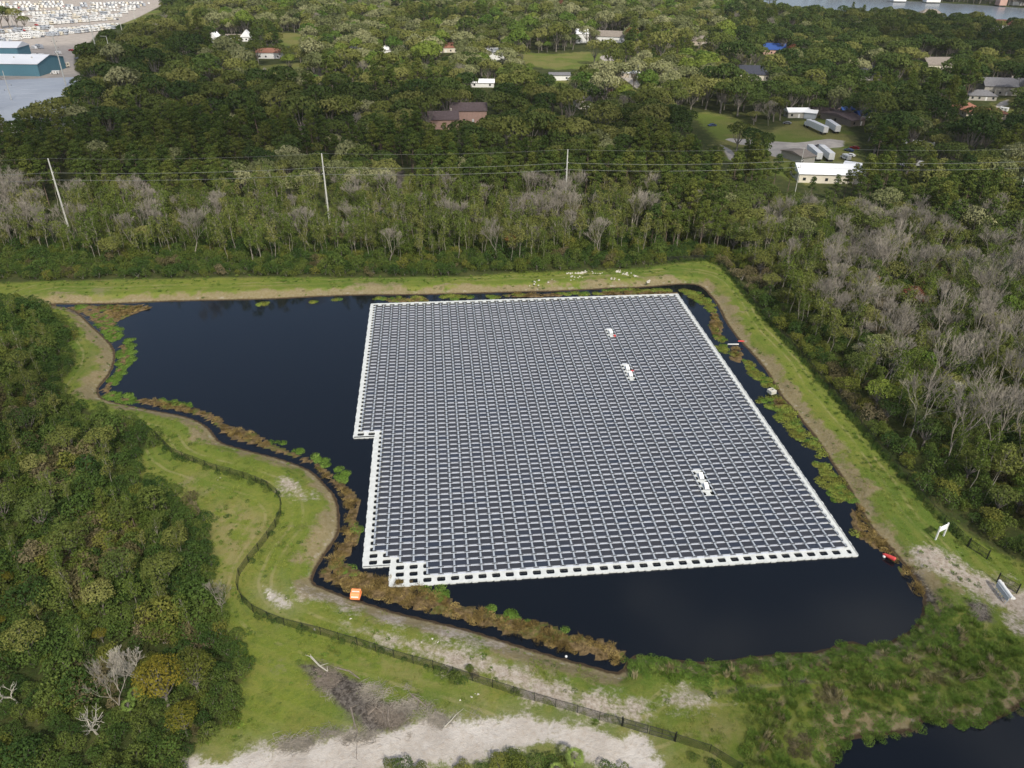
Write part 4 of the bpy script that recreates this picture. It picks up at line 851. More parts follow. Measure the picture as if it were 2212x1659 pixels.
hero('bare_tree', 3, 480, 1330, .55, 'grey bare bush at the thicket edge above the yellow tree', None, 1)
HP = [U(318,1478), U(300,1470), U(262,1545), U(215,1590), U(190,1575), U(38,1520), U(365,1530), U(432,1500)]
for kd in ('oak_tree', 'slender_tree', 'yellow_tree', 'rust_tree', 'pine_tree', 'bare_tree'): CAND[kd] = [c for c in CAND[kd] if min(math.hypot(c[0]-h[0], (c[1]-h[1])*.8+1.5) for h in HP) > 7.5]
CAND['shrub'] = [c if min(math.hypot(c[0]-h[0], c[1]-h[1]+1) for h in HP) > 5 else (c[0], c[1], min(c[2], .75), c[3]) for c in CAND['shrub']]
for (a, b, s_) in [(1822,430,.62),(1838,424,.7),(1852,418,.66),(1800,436,.58),(1868,410,.7),(1750,432,.5),(1700,420,.7),(1668,412,.8),(1650,425,.75)]: q = U(a, b); CAND['pine_tree'].append((q[0], q[1], s_, int(rng.integers(0, 5))))
for (a, b, s_) in [(4,62,1.3),(22,60,1.2),(40,62,1.1),(54,64,.9),(1590,330,.9),(1618,338,1.0),(1640,345,.8)]: q = U(a, b); CAND['oak_tree'].append((q[0], q[1], s_, int(rng.integers(0, 3))))
# individuals for the nearest 300 of each kind, one body for the rest
def DIST(c):
    u, v = proj(c[0], c[1], 4.0); return math.hypot(c[0], c[1])+(5000 if (u < -15 or u > 2227 or v > 1680) else 0)
for kind, lst in CAND.items():
    lst.sort(key=DIST); prs = PR[kind]
    a = np.array(lst); hz = height(np.minimum(sdist(shoreW, a[:, 0], a[:, 1], 20), sdist(pond2W, a[:, 0], a[:, 1], 20)))
    NI = 300
    for (x, y, s, p), z in zip(lst[:NI], hz[:NI]): plant(kind, prs[p], x, y, float(z)-.05, s)
    rest = lst[NI:]
    if rest:
        r = np.array(rest); pp = PR['far_oak'] if kind == 'oak_tree' else prs
        scatter({'oak_tree': 'oak_woodland', 'pine_tree': 'pine_woodland', 'slender_tree': 'slender_woodland', 'bare_tree': 'bare_woodland', 'shrub': 'undergrowth', 'yellow_tree': 'yellow_thicket', 'rust_tree': 'rusty_thicket', 'palm_tree': 'palm_thicket'}[kind],
                np.c_[r[:, :2], hz[NI:]-.05], r[:, 2], r[:, 3].astype(int), pp)
    print(kind, len(lst))
# ------------------------------------------------------------------ buildings
def G(u, v, z=1.5):
    q = U(u, v, z); return float(q[0]), float(q[1])
def house(name, label, cat, u, v, L, W, h, rot, roof='roof_grey', wall='wall_tan', rise=None, hip=False, xtra=None, chim=False, over=.5, win=True):
    "gabled or hipped house; (u, v) = overview pixel of the middle of its base, rot in degrees"
    x, y = G(u, v); e = empty(name, (x, y, 1.45), R_(rot), label, cat)
    rise = W*.24 if rise is None else rise; a, b = L/2, W/2
    m = MB()
    if hip: m.box(-a, a, -b, b, 0, h)
    else: m.add([(-a,-b,0),(a,-b,0),(a,b,0),(-a,b,0),(-a,-b,h),(a,-b,h),(a,b,h),(-a,b,h),(-a,0,h+rise),(a,0,h+rise)], [(0,1,5,4),(2,3,7,6),(1,2,6,9,5),(3,0,4,8,7),(3,2,1,0)])
    wl = m.build('wall', M[wall], e)
    r = MB(); A, B = a+over, b+over; k = B if hip else 0; t = .18; hz = h-rise*over/b
    top = [(-A,-B,hz+.03),(A,-B,hz+.03),(A,B,hz+.03),(-A,B,hz+.03),(-A+k,0,h+rise+.05),(A-k,0,h+rise+.05)]
    r.add([(p[0], p[1], p[2]+t) for p in top]+top, [(0,1,5,4),(2,3,4,5),(1,2,5),(3,0,4),(7,6,0,1)[::-1],(8,7,1,2)[::-1],(9,8,2,3)[::-1],(6,9,3,0)[::-1],(7,6,10,11),(9,8,11,10)])
    rf = r.build('roof', M[roof], e)
    if chim: c = MB(); c.box(a*.5, a*.5+.9, b*.3, b*.3+.9, h, h+rise+1.0); c.build('chimney', M['wall_tan'], rf)
    if win:
        n = max(2, int(L/4))
        for i in range(n):
            px = -a+L*(i+.5)/n; w = MB()
            if i == n//2: w.box(px-.5, px+.5, -b-.04, -b-.003, .1, 2.2); w.build('door', M['white'], e)
            else: w.box(px-.6, px+.6, -b-.04, -b-.003, 1.0, 2.2); w.build('window', M['glass'], e)
        for sx in (-1, 1):
            w = MB(); w.box(sx*a-.04 if sx < 0 else a+.003, sx*a-.003 if sx < 0 else a+.04, -.7, .7, 1.0, 2.2); w.build('window', M['glass'], e)
    if xtra: xtra(e)
    return e
# teal warehouse
bx, by = G(87, 165); cx_, cy_ = G(143, 139); ang = math.atan2(cx_-bx, cy_-by)
def gable_dir(): return ang
Wd = 26.0
e = empty('warehouse', (bx, by, 1.45), 0, 'long teal metal warehouse with white roof and one open dark bay', 'warehouse')
Lw = 75; Hw = 7.5; Rw = 3.2; Dw = 34
m = MB(); m.cur = 0
bay = (-40, -28)
m.add([(-Lw,0,0),(0,0,0),(0,Dw,0),(-Lw,Dw,0),(-Lw,0,Hw),(0,0,Hw),(0,Dw,Hw),(-Lw,Dw,Hw),(-Lw,Dw/2,Hw+Rw),(0,Dw/2,Hw+Rw)], [(1,2,6,9,5),(2,3,7,6),(3,0,4,8,7)])
m.add([(-Lw,0,0),(bay[0],0,0),(bay[0],0,Hw),(-Lw,0,Hw),(bay[1],0,0),(0,0,0),(0,0,Hw),(bay[1],0,Hw),(bay[0],0,6),(bay[1],0,6)], [(0,1,2,3),(4,5,6,7),(8,9,7,2)])
m.add([(bay[0],0,0),(bay[1],0,0),(bay[1],12,0),(bay[0],12,0),(bay[0],0,6),(bay[1],0,6),(bay[1],12,6),(bay[0],12,6)], [(2,3,7,6)])
m.build('wall', M['teal'], e)
r = MB(); r.add([(-Lw-.5,-.6,Hw+.0),(.6,-.6,Hw+.0),(.6,Dw+.6,Hw+.0),(-Lw-.5,Dw+.6,Hw+.0),(-Lw-.5,Dw/2,Hw+Rw+.25),(.6,Dw/2,Hw+Rw+.25),(-Lw-.5,-.6,Hw+.25),(.6,-.6,Hw+.25),(.6,Dw+.6,Hw+.25),(-Lw-.5,Dw+.6,Hw+.25),(-Lw-.5,Dw/2,Hw+Rw+.5),(.6,Dw/2,Hw+Rw+.5)],
 [(6,7,11,10),(8,9,10,11),(0,1,7,6),(1,5,11,7),(5,2,8,11),(2,3,9,8),(3,4,10,9),(4,0,6,10)]); rf = r.build('roof', M['roof_white'], e)
for i in range(5): v_ = MB(); v_.tube([(-8-i*12, Dw*.3, Hw+Rw*.6), (-8-i*12, Dw*.3, Hw+Rw*.6+1.2)], .5, 8); v_.build('roof_vent', M['galv'], rf)
d_ = MB(); d_.box(bay[0]+.2, bay[1]-.2, 1.5, 11.5, .02, 5.8); d_.build('bay_shade_block', M['dark'], e)  # near-black block standing in for the shade inside the open bay
# pale flat-roofed building in front of it (roof seen from above)
tl = U(-70, 176, 9); tr_ = U(166, 166, 9); br_ = U(172, 262, 9); bl_ = U(-80, 262, 9)
c0 = (tl+br_)/2; e = empty('flat_roof_hall', (c0[0], c0[1], 1.45), 0, 'hall with a huge pale flat roof, in front of the teal warehouse', 'building')
poly = [tuple(p-c0) for p in (bl_, br_, tr_, tl)]
m = MB(); m.prism([(a*.995, b*.995) for a, b in poly], 0, 7.2); m.build('wall', M['white'], e)
m = MB(); m.prism(poly, 7.2, 7.55); rf = m.build('roof', M['roof_pale'], e)
for i in range(9):
    t = (i+1)/10; p0 = np.array(poly[0])*(1-t)+np.array(poly[3])*t; p1 = np.array(poly[1])*(1-t)+np.array(poly[2])*t
    s_ = MB(); s_.tube([(p0[0], p0[1], 7.56), (p1[0], p1[1], 7.56)], .07, 4); s_.build('seam', M['roof_pale'], rf)
house('blue_shed', 'small teal gabled building with white roof at the left frame edge', 'building', 6, 124, 34, 18, 8, 3, 'roof_white', 'teal', 3, win=True)
house('canopy_hall', 'low teal annex with curved white canopy below the small teal building', 'building', 4, 138, 26, 9, 4.5, 3, 'roof_white', 'teal', 1.6)
def canopy(u, v, L, W, h, label):
    x, y = G(u, v); e = empty('canopy', (x, y, 1.5), R_(4), label, 'canopy'); r = MB(); r.box(-L/2, L/2, -W/2, W/2, h, h+.3); r.build('roof', M['white'], e)
    for sx in (-.45, 0, .45):
        for sy in (-.42, .42): p = MB(); p.tube([(sx*L, sy*W, 0), (sx*L, sy*W, h)], .12, 5); p.build('post', M['white'], e)
canopy(42, 117, 16, 7, 3.6, 'white flat carport canopy on posts right of the small teal building')
# the houses among the trees
H_ = house
H_('brown_house', 'two-storey house with brown shingle roof, lower wing at the left', 'house', 958, 276, 15, 9, 5.2, 8, 'roof_brown', 'wall_pink', 3, chim=True)
H_('brown_house', 'taller brown-roofed house wing with pale gable behind the lower one', 'house', 1012, 262, 19, 9, 6.5, 4, 'roof_brown', 'wall_pink', 3)
H_('small_shed', 'small grey-roofed shed among trees below the brown-roofed house', 'shed', 894, 306, 6, 4, 2.4, -30, 'roof_grey', 'white', win=False)
H_('workshop', 'long workshop with brilliant white roof and grey left gable', 'building', 1785, 386, 27, 14, 3.8, -3, 'roof_white', 'cream', 2.4)
H_('white_canopy_shed', 'white lean-to roof right of the white-roofed workshop', 'shed', 1846, 372, 9, 8, 3.2, -30, 'roof_white', 'white', .8)
H_('open_shed', 'rusty brown open shed with pitched roof left of the two semi trailers', 'shed', 1722, 345, 7, 14, 3, 25, 'roof_tan', 'wall_grey', 1.2, win=False)
H_('brown_barn', 'low barn with long brown roof behind the pale box trailer', 'barn', 1818, 263, 10, 22, 3.2, 25, 'roof_brown', 'wood', 1.6)
H_('tarp_shed', 'shed roofed with bright blue and white tarpaulin', 'shed', 1866, 257, 10, 6, 2.8, 8, 'roof_blue', 'white', 1.6, win=False)
H_('tarp_shed', 'small shed with blue tarpaulin roof behind the brown barn', 'shed', 1826, 245, 7, 5, 2.6, 8, 'roof_blue', 'wall_tan', 1.2, win=False)
H_('pale_blue_shed', 'small pale blue shed with white roof behind the semi truck', 'shed', 1750, 254, 6, 7, 3.2, -25, 'roof_white', 'roof_pale', 1, win=False)
H_('white_shed', 'cluttered white shed with sagging roof left of the pale blue shed', 'shed', 1720, 252, 12, 7, 3.2, 3, 'roof_white', 'wall_grey', 1.5)
H_('rust_roof_shed', 'low rusty-roofed shed between the pale blue shed and the brown barn', 'shed', 1781, 247, 14, 6, 2.6, -8, 'roof_brown', 'wood', 1, win=False)
H_('grey_house', 'large house with grey shingle roof and two chimneys at the right', 'house', 2156, 202, 24, 13, 5.5, -6, 'roof_grey', 'wall_grey', 4, chim=True)
H_('grey_garage', 'grey garage with hipped roof in front of the large grey house', 'garage', 2115, 214, 16, 10, 3, -8, 'roof_grey', 'wall_grey', 2.4, hip=True)
H_('orange_house', 'low house with orange tiled hipped roof, left wing', 'house', 2084, 244, 12, 12, 3, 5, 'roof_orange', 'wall_tan', 3, hip=True)
H_('orange_house', 'long low orange-tiled house wing right of the hipped one', 'house', 2122, 252, 22, 10, 3, -6, 'roof_orange', 'wall_tan', 2, hip=True)
H_('tan_house', 'tan shingle-roofed house with pale front in the right-hand woods', 'house', 2026, 148, 26, 16, 4, 5, 'roof_tan', 'cream', 4)
H_('tan_house', 'small tan house with steep roof left of the larger tan one', 'house', 1958, 152, 13, 9, 3.2, -35, 'roof_tan', 'wall_tan', 2.6)
H_('slate_house', 'house with dark slate-blue roof half hidden by oaks', 'house', 1878, 170, 22, 14, 4, 10, 'roof_slate', 'wall_grey', 4.5)
H_('slate_house', 'slate-grey gabled house left of the right-hand suburb', 'house', 1632, 170, 24, 14, 4, -6, 'roof_slate', 'cream', 4.5)
H_('blue_roof_house', 'house with blue tarpaulin over a red roof', 'house', 1670, 116, 17, 11, 4, -10, 'roof_blue', 'wall_pink', 4)
H_('tan_roof_house', 'house with flat tan roof seen between far trees', 'house', 1516, 96, 28, 14, 4, -4, 'roof_tan', 'wall_tan', 3)
H_('white_house', 'narrow white house among pale trees at the top centre', 'house', 1256, 92, 11, 8, 8, 5, 'roof_white', 'white', 3)
H_('white_house', 'wide white house among pale trees right of the narrow white one', 'house', 1318, 90, 26, 10, 5, -12, 'roof_tan', 'white', 4)
H_('white_cottage', 'tiny white cottage standing on a green lawn strip', 'cottage', 1208, 172, 14, 6, 3.4, 3, 'roof_grey', 'white', 1.2)
H_('white_cottage', 'low white-roofed cottage beside the curving far road', 'cottage', 1360, 166, 15, 6, 3, -3, 'roof_white', 'wall_tan', 1)
H_('red_roof_house', 'house with red roof and white chimney near the lake shore', 'house', 2154, 65, 38, 16, 6, -6, 'roof_red', 'white', 4, chim=True)
H_('tan_roof_house', 'tan hip-roofed house by the near lake shore', 'house', 2006, 40, 26, 14, 5, 0, 'roof_tan', 'wall_tan', 5, hip=True)
H_('coral_roof_house', 'house with coral roof left of the top-centre white houses', 'house', 962, 112, 20, 10, 4, 10, 'roof_orange', 'cream', 3)
H_('white_house', 'small white house behind the round grey tree', 'house', 832, 117, 14, 8, 4, 0, 'roof_white', 'white', 2)
H_('white_house', 'smaller white house left of the round grey tree', 'house', 776, 117, 12, 7, 4, 8, 'roof_white', 'white', 2)
H_('orange_shed', 'orange-roofed white cottage beside the upper-left clearing', 'cottage', 584, 125, 18, 9, 4.5, 4, 'roof_orange', 'white', 2.4)
H_('a_frame_house', 'steep white A-frame house at the left of its pair', 'house', 466, 90, 8, 9, 3, 80, 'roof_white', 'white', 4.5)
H_('a_frame_house', 'steep white A-frame house at the right of its pair', 'house', 534, 88, 9, 9, 4, 100, 'roof_white', 'white', 4.5)
H_('long_white_house', 'long low white house between the two A-frame houses', 'house', 498, 86, 20, 7, 3, 2, 'roof_tan', 'white', 1.5)
H_('white_cabin', 'white cabin glimpsed under a brown oak at upper left', 'cabin', 462, 138, 14, 6, 3, 0, 'roof_white', 'white', 1.2)
H_('white_house', 'white house with dark openings in the sunlit woods', 'house', 1068, 131, 14, 8, 7, 12, 'roof_white', 'white', 2)
H_('white_house', 'low white house below the sunlit woods, beside a tall bare tree', 'house', 1042, 187, 15, 6, 3, 0, 'roof_white', 'white', 1.6)
H_('cream_house', 'little cream house with tan roof right of the dark round oaks', 'house', 1258, 233, 9, 8, 4, 10, 'roof_tan', 'cream', 2.2)
H_('brown_roof_house', 'brown-roofed house cut by the right frame edge', 'house', 2206, 348, 14, 9, 3, -6, 'roof_brown', 'wall_tan', 2)
for k_, (u, v, L_, lb) in enumerate([(2161,11,10,'tall pink house standing on the far lake shore'),(2012,4,20,'white lakeside house among far gardens'),(1940,2,18,'low pale lakeside house at the top frame edge'),(2196,11,18,'low white lakeside house at the top right')]):
    H_('lake_house', lb, 'house', u, v, L_, 12, 9 if k_ == 0 else 5, 0, 'roof_red' if k_ == 0 else 'roof_tan', 'wall_pink' if k_ == 0 else 'white', 3, win=False)
# ------------------------------------------------------------------ vehicles
def wheel(mb, x, y, r=.5, w=.3):
    n = 10; V = [(x+s*w/2, y+r*math.cos(k*6.283/n), r+r*math.sin(k*6.283/n)) for s in (-1, 1) for k in range(n)]
    mb.add(V, [tuple(range(n))[::-1], tuple(range(n, 2*n))]+[(k, (k+1) % n, n+(k+1) % n, n+k) for k in range(n)])
def bevelbox(mb, x0, x1, y0, y1, z0, z1, c=.2):
    mb.prism([(x0+c,y0),(x1-c,y0),(x1,y0+c),(x1,y1-c),(x1-c,y1),(x0+c,y1),(x0,y1-c),(x0,y0+c)], z0, z1)
def semi_trailer(u, v, rot, label, truck=False, col='white', name='semi_trailer'):
    x, y = G(u, v); e = empty(name, (x, y, 1.55), rot, label, 'truck' if truck else 'trailer', 'white semi trailers in the yard')
    b = MB(); bevelbox(b, -1.3, 1.3, 0, 15.5, 1.15, 4.1, .05); b.build('cargo_box', M[col], e)
    dr = MB(); dr.box(-1.2, -.03, -.06, -.004, 1.3, 4.0); dr.box(.03, 1.2, -.06, -.004, 1.3, 4.0); dr.build('rear_door', M['white'], e)
    f = MB(); f.box(-.6, .6, .6, 15, .85, 1.14); f.build('chassis', M['black'], e)
    for yy in (1.6, 2.9):
        for sx in (-1.05, 1.05): w = MB(); wheel(w, sx, yy, .52, .4); w.build('wheel', M['tyre'], e)
    if truck:
        c = MB(); bevelbox(c, -1.2, 1.2, 16.2, 18.6, .8, 3.9, .2); bevelbox(c, -.95, .95, 18.6, 20.6, .8, 2.2, .25); c.build('cab', M['white'], e)
        g = MB(); g.box(-1.0, 1.0, 18.605, 18.64, 2.35, 3.2); g.build('windscreen', M['glass'], e)
        for yy in (15.9, 17.2, 19.8):
            for sx in (-1.05, 1.05): w = MB(); wheel(w, sx, yy, .52, .35); w.build('wheel', M['tyre'], e)
    else:
        for sx in (-.9, .9): l = MB(); l.box(sx-.1, sx+.1, 12.6, 12.9, 0, .85); l.build('landing_leg', M['black'], e)
    return e
p0 = np.array(G(1815, 290)); p1 = np.array(G(1724, 252)); 
def rdir(a, b): return math.atan2(-(b[0]-a[0]), b[1]-a[1])
a_, b_ = G(1785, 292), G(1722, 263); semi_trailer(1782, 292, rdir(a_, b_)*1.0, 'white semi truck with long trailer parked on the grass, cab at far end', True)
a_, b_ = G(1812, 290), G(1775, 265); semi_trailer(1808, 290, rdir(a_, b_), 'pale box trailer parked behind and right of the semi truck')
a_, b_ = G(1768, 350), G(1742, 327); semi_trailer(1768, 350, rdir(a_, b_), 'left of two white trailers beside the white-roofed workshop')
a_, b_ = G(1794, 350), G(1764, 325); semi_trailer(1794, 351, rdir(a_, b_), 'right of two white trailers beside the white-roofed workshop')
a_, b_ = G(1955, 326), G(1985, 326); semi_trailer(1945, 327, -1.45, 'pale trailer under pines right of the yard')
semi_trailer(2010, 326, 1.2, 'second pale trailer under pines farther right of the yard')
def car_mesh(kind):
    b = MB(); g = MB(); gl = []
    if kind == 'car':
        pr = [(-2.2,.35),(2.2,.35),(2.25,.8),(1.3,.95),(.7,1.4),(-1.0,1.42),(-1.7,.98),(-2.25,.9)]; w = .88
    elif kind == 'van':
        pr = [(-2.8,.35),(2.8,.35),(2.85,1.0),(2.1,1.3),(1.6,2.2),(-2.8,2.25)]; w = 1.0
    elif kind == 'motorhome':
        pr = [(-4.4,.5),(4.4,.5),(4.55,1.3),(4.3,2.1),(4.6,2.6),(4.4,3.25),(-4.45,3.3)]; w = 1.25
    else:
        pr = [(-3.6,.5),(3.2,.5),(3.7,1.1),(3.5,3.0),(-3.5,3.05),(-3.65,2.0)]; w = 1.22
    n = len(pr); V = [(s*w, p[0], p[1]) for s in (-1, 1) for p in pr]
    b.add(V, [tuple(range(n)), tuple(range(n, 2*n))[::-1]]+[(k, n+k, n+(k+1) % n, (k+1) % n) for k in range(n)])
    L0, L1 = pr[0][0], pr[1][0]; zt = max(p[1] for p in pr)
    if kind == 'car':
        for s in (-1, 1): g.add([(s*(w+.006),-1.4,1.0),(s*(w+.006),1.1,1.0),(s*(w+.006),.6,1.33),(s*(w+.006),-.95,1.35)], [(0,1,2,3)])
    else:
        k = L0+.7
        while k < L1-1.0: 
            for s in (-1, 1): g.add([(s*(w+.006),k,zt*.52),(s*(w+.006),k+.9,zt*.52),(s*(w+.006),k+.9,zt*.75),(s*(w+.006),k,zt*.75)], [(0,1,2,3)])
            k += 1.7
        if kind != 'van': g.box(-.4, .4, -.6, .6, zt-.03, zt+.28); 
        if kind == 'motorhome': g.box(-.95, .95, 4.32, 4.5, 1.6, 2.35)
    vv = g.v; gl = []
    for q in vv:
        m1 = MB(); m1.add(q, [(0,1,2,3)] if len(q) == 4 else [(3,2,1,0),(4,5,6,7),(0,1,5,4),(1,2,6,5),(2,3,7,6),(3,0,4,7)]); gl.append(m1)
    wl = []
    for yy in (L0+1.0, L1-1.0):
        for s in (-1, 1): wh = MB(); wl.append(wh); wheel(wh, s*w*.9, yy, .36 if kind == 'car' else .42, .25)
    return b, g, wl, gl
CARM = {}
def vehicle(kind, x, y, rot, col, label, group=None, cat=None, z=1.5):
    key = (kind, col)
    if key not in CARM:
        b, g, w, gl = car_mesh(kind); pl = b.mesh('vehicle_body', M[col]); b.cur = 1
        for q in gl: b.add(q.v[0], q.f)
        CARM[key] = (pl, b.mesh('vehicle_body_whole', [M[col], M['glass']]), [q.mesh('vehicle_wheel', M['tyre']) for q in w], [q.mesh('vehicle_pane', M['glass']) for q in gl])
    e = empty({'car': 'parked_car', 'van': 'parked_van', 'motorhome': 'motorhome', 'trailer': 'travel_trailer'}[kind], (x, y, z), rot, label, cat or {'car': 'car', 'van': 'van', 'motorhome': 'motorhome', 'trailer': 'camping trailer'}[kind], group)
    for nm, mm in ([('body', CARM[key][0])]+[('window', q) for q in CARM[key][3]]+[('wheel', q) for q in CARM[key][2]] if group is None else [('body', CARM[key][1])]): o = bpy.data.objects.new(nm, mm); COL.objects.link(o); o.parent = e
x, y = G(1538, 273); vehicle('car', x, y, 1.9, 'car_blue', 'small dark blue car parked alone on the green field')
x, y = G(1543, 290); 
for k_, (u, v, kd, cl, ro, lb) in enumerate([(56,157,'van','white',1.7,'white van parked against the right gable of the teal warehouse'),(68,150,'motorhome','cream',2.3,'cream motorhome beside the teal warehouse gable'),(57,117,'van','white',1.2,'white box van parked on the access road above the warehouse'),(70,110,'car','car_red',1.2,'red car on the access road above the warehouse'),
  (38,126,'motorhome','white',1.55,'white motorhome parked lengthwise right behind the warehouse roof'),(76,128,'car','car_grey',1.2,'grey car by the trees right of the warehouse'),(1955,360,'car','white',1.2,'white car under pines right of the workshop, left one'),(1985,359,'van','white',1.2,'white van under pines right of the workshop'),
  (1322,146,'car','car_grey',.4,'grey car on the curving far road'),(1329,142,'car','white',.4,'white car on the curving far road'),(1770,318,'car','car_grey',.6,'grey pickup on the sandy yard road'),(1833,327,'car','car_blue',.6,'dark blue car by the junk pile in the yard'),(1836,338,'car','white',.9,'white car at the right end of the yard near the pines'),(1826,344,'van','white',.2,'white van close behind the lean-to roof of the workshop'),(1846,322,'car','car_red',.9,'dull red car at the far right of the yard road'),(1700,268,'car','car_grey',1.2,'grey car on the grass left of the semi truck'),(2165,240,'van','white',.7,'white van on the driveway at the right edge')]):
    uu = {0: 120, 1: 136}.get(k_, u*2.2 if k_ in (2, 3, 4, 5) else u); vv = {0: 160, 1: 146}.get(k_, v)
    x, y = G(uu, vv); vehicle(kd, x, y, ro, cl, lb)
# parking lot full of recreational vehicles, in rows that climb to the right
rows = [((0,132),(0,0)),((-10,112),(100,104)),((-10,92),(250,62)),((-10,84),(262,56)),((-10,72),(120,62)),((60,80),(225,64)),((-10,52),(20,50)),((70,56),(262,42)),((70,48),(272,36)),((80,40),(285,28)),((60,33),(300,22)),((-10,36),(60,34)),((-10,25),(310,17)),((-10,19),(325,13)),((-10,14),(335,9)),((-10,10),(300,5)),((-10,6),(330,3))]
gname = ['front', 'second', 'third', 'fourth', 'fifth', 'sixth', 'seventh', 'eighth', 'ninth', 'tenth', 'eleventh', 'twelfth', 'thirteenth', 'fourteenth', 'fifteenth', 'sixteenth', 'rearmost']
cnt = 0
for ri, (a, b) in enumerate(rows[1:]):
    A = np.array(G(*a)); B = np.array(G(*b)); Ld = np.linalg.norm(B-A); dr = (B-A)/Ld; st = 3.9+.25*(ri % 3); n = int(Ld/st)
    for i in range(n):
        if rng.random() < .14 or cnt > 285: continue
        q = A+dr*(i*st+rng.uniform(-.3, .3)); rr = rng.random()
        kd = 'motorhome' if rr < .45 else ('trailer' if rr < .8 else ('van' if rr < .9 else 'car')); cl = rng.choice(['white', 'white', 'white', 'cream', 'roof_pale', 'car_grey' if kd == 'car' else 'white', 'car_red' if kd == 'car' else 'white'])
        cw = {'white': 'white', 'cream': 'cream', 'roof_pale': 'pale blue-grey', 'car_grey': 'grey', 'car_red': 'red'}[cl]
        nmk = {'motorhome': 'motorhome', 'trailer': 'travel trailer', 'van': 'van', 'car': 'car'}[kd]
        third = 'left' if i < n/3 else ('middle' if i < 2*n/3 else 'right')
        vehicle(kd, q[0], q[1], math.atan2(dr[1], dr[0])+.35+rng.normal()*.05+(math.pi if rng.random() < .4 else 0), cl, '%s %s in the %s part of the lot\'s %s row from the front' % (cw, nmk, third, gname[ri]) , '%s %ss in the %s part of row %s of the lot' % (cw, nmk, third, gname[ri])); cnt += 1
print('lot vehicles', cnt)
# ------------------------------------------------------------------ utility poles and cables
def pole(x, y, zt, r=.30, label='', arm=None, name='utility_pole', col='galv', z0=1.4):
    e = empty(name, (x, y, z0), 0, label, 'utility pole'); m = MB(); m.tube([(0, 0, 0), (0, 0, (zt-z0)*.5), (0, 0, zt-z0)], [r, r*.8, r*.55], 8); m.build('shaft', M[col], e)
    for k, (dz, L, rz) in enumerate(arm or []):
        a = MB(); c_, s_ = math.cos(rz), math.sin(rz); a.tube([(0, 0, zt-z0-dz), (c_*L, s_*L, zt-z0-dz+.25)], .09, 4); ar = a.build('crossarm', M[col], e)
        i_ = MB(); i_.tube([(c_*L, s_*L, zt-z0-dz+.2), (c_*L, s_*L, zt-z0-dz-.25)], .12, 6); i_.build('insulator', M['dark'], ar)
    return e
PT = [(-235,238,26),(-149,245,26),(-64,255.5,26),(18,265,26),(101,272,26),(186,279,25)]
sh = [(.0,0),(4.6,.5),(6.9,.5)]
for k, (px_, py_, zt) in enumerate(PT[1:]):
    pole(px_, py_, zt, .34 if k != 3 else .14, ['tall leaning-looking grey utility pole at the left, over bare trees', 'tall grey utility pole in the middle of the power line', 'tall grey utility pole right of centre over green pines', 'grey utility pole in front of the white-roofed workshop', 'utility pole at the right frame edge'][k], [(4.6,.6,0),(6.9,.6,math.pi)])
for w_, (dz, off) in enumerate(sh):
    for k in range(len(PT)-1):
        a, b = np.array(PT[k]), np.array(PT[k+1]); a = a-[0, 0, dz]; b = b-[0, 0, dz]; sag = .9
        pts_ = [a+(b-a)*t-np.array([0, 0, 4*sag*t*(1-t)]) for t in np.linspace(0, 1, 13)]
        m = MB(); m.tube([p-a for p in pts_], .022 if w_ == 0 else .042, 4); o = m.build('power_cable', M['wire'], loc=tuple(a))
        tag(o, '%s cable of the power line, %s' % (['thin top', 'middle', 'lowest, thickest'][w_], ['left of the left pole', 'between the left and middle poles', 'between the middle and right-of-centre poles', 'right of the right-of-centre pole', 'at the right frame edge'][k]), 'cable', 'cables of the long power line')
def poleuv(u0, v0, u1, v1, hgt, **kw):
    x, y = G(u0, v0); return pole(x, y, 1.5+hgt, **kw)
poleuv(151, 215, 0, 0, 34, r=.42, label='very tall grey pole in front of the parking lot', arm=[(3, 1.5, 0), (3, 1.5, 3.14), (6, 1.5, 0)])
poleuv(213, 128, 0, 0, 28, r=.42, label='pale pole standing in trees beside the parking lot')
poleuv(245, 144, 0, 0, 20, r=.34, label='pale pole with a single left arm, upper left', arm=[(.4, 4.5, 3.1)])
poleuv(270, 95, 0, 0, 24, r=.34, label='thin grey pole behind the armed one, upper left')
poleuv(35, 248, 0, 0, 22, r=.28, label='thin pole with crossarms rising before the pale flat roof', arm=[(4, 2, 3.14), (7, 2.2, 0), (9.5, 2, 3.14)])
poleuv(28, 56, 0, 0, 14, r=.3, label='short lamp pole beside the dark tree clump at upper left')
poleuv(292, 42, 0, 0, 14, r=.3, label='short pole at the grass edge of the parking lot')
poleuv(1375, 182, 0, 0, 12, r=.25, label='thin white post beside the curving far road')
# ------------------------------------------------------------------ fences, gates
def chainmat():
    m, nt, b = newmat('chain_link_mesh'); L = nt.links.new; b.inputs['Base Color'].default_value = (.012, .016, .013, 1); b.inputs['Roughness'].default_value = .6
    tc = N(nt, 'ShaderNodeNewGeometry'); sp = N(nt, 'ShaderNodeSeparateXYZ'); L(tc.outputs['Position'], sp.inputs[0])
    def mm(op, a, c):
        n = N(nt, 'ShaderNodeMath', operation=op)
        for i, v in enumerate((a, c)):
            if isinstance(v, (int, float)): n.inputs[i].default_value = v
            elif v is not None: L(v, n.inputs[i])
        return n.outputs[0]
    h = mm('ADD', sp.outputs[0], mm('MULTIPLY', sp.outputs[1], .83)); f = []
    for s in (1, -1):
        q = mm('MULTIPLY', mm('ADD', h, mm('MULTIPLY', sp.outputs[2], s)), 1/.07); f.append(mm('LESS_THAN', mm('FRACT', q, None), .20))
    al = mm('MAXIMUM', f[0], f[1]); L(al, b.inputs['Alpha']); return m
M['chain'] = chainmat()
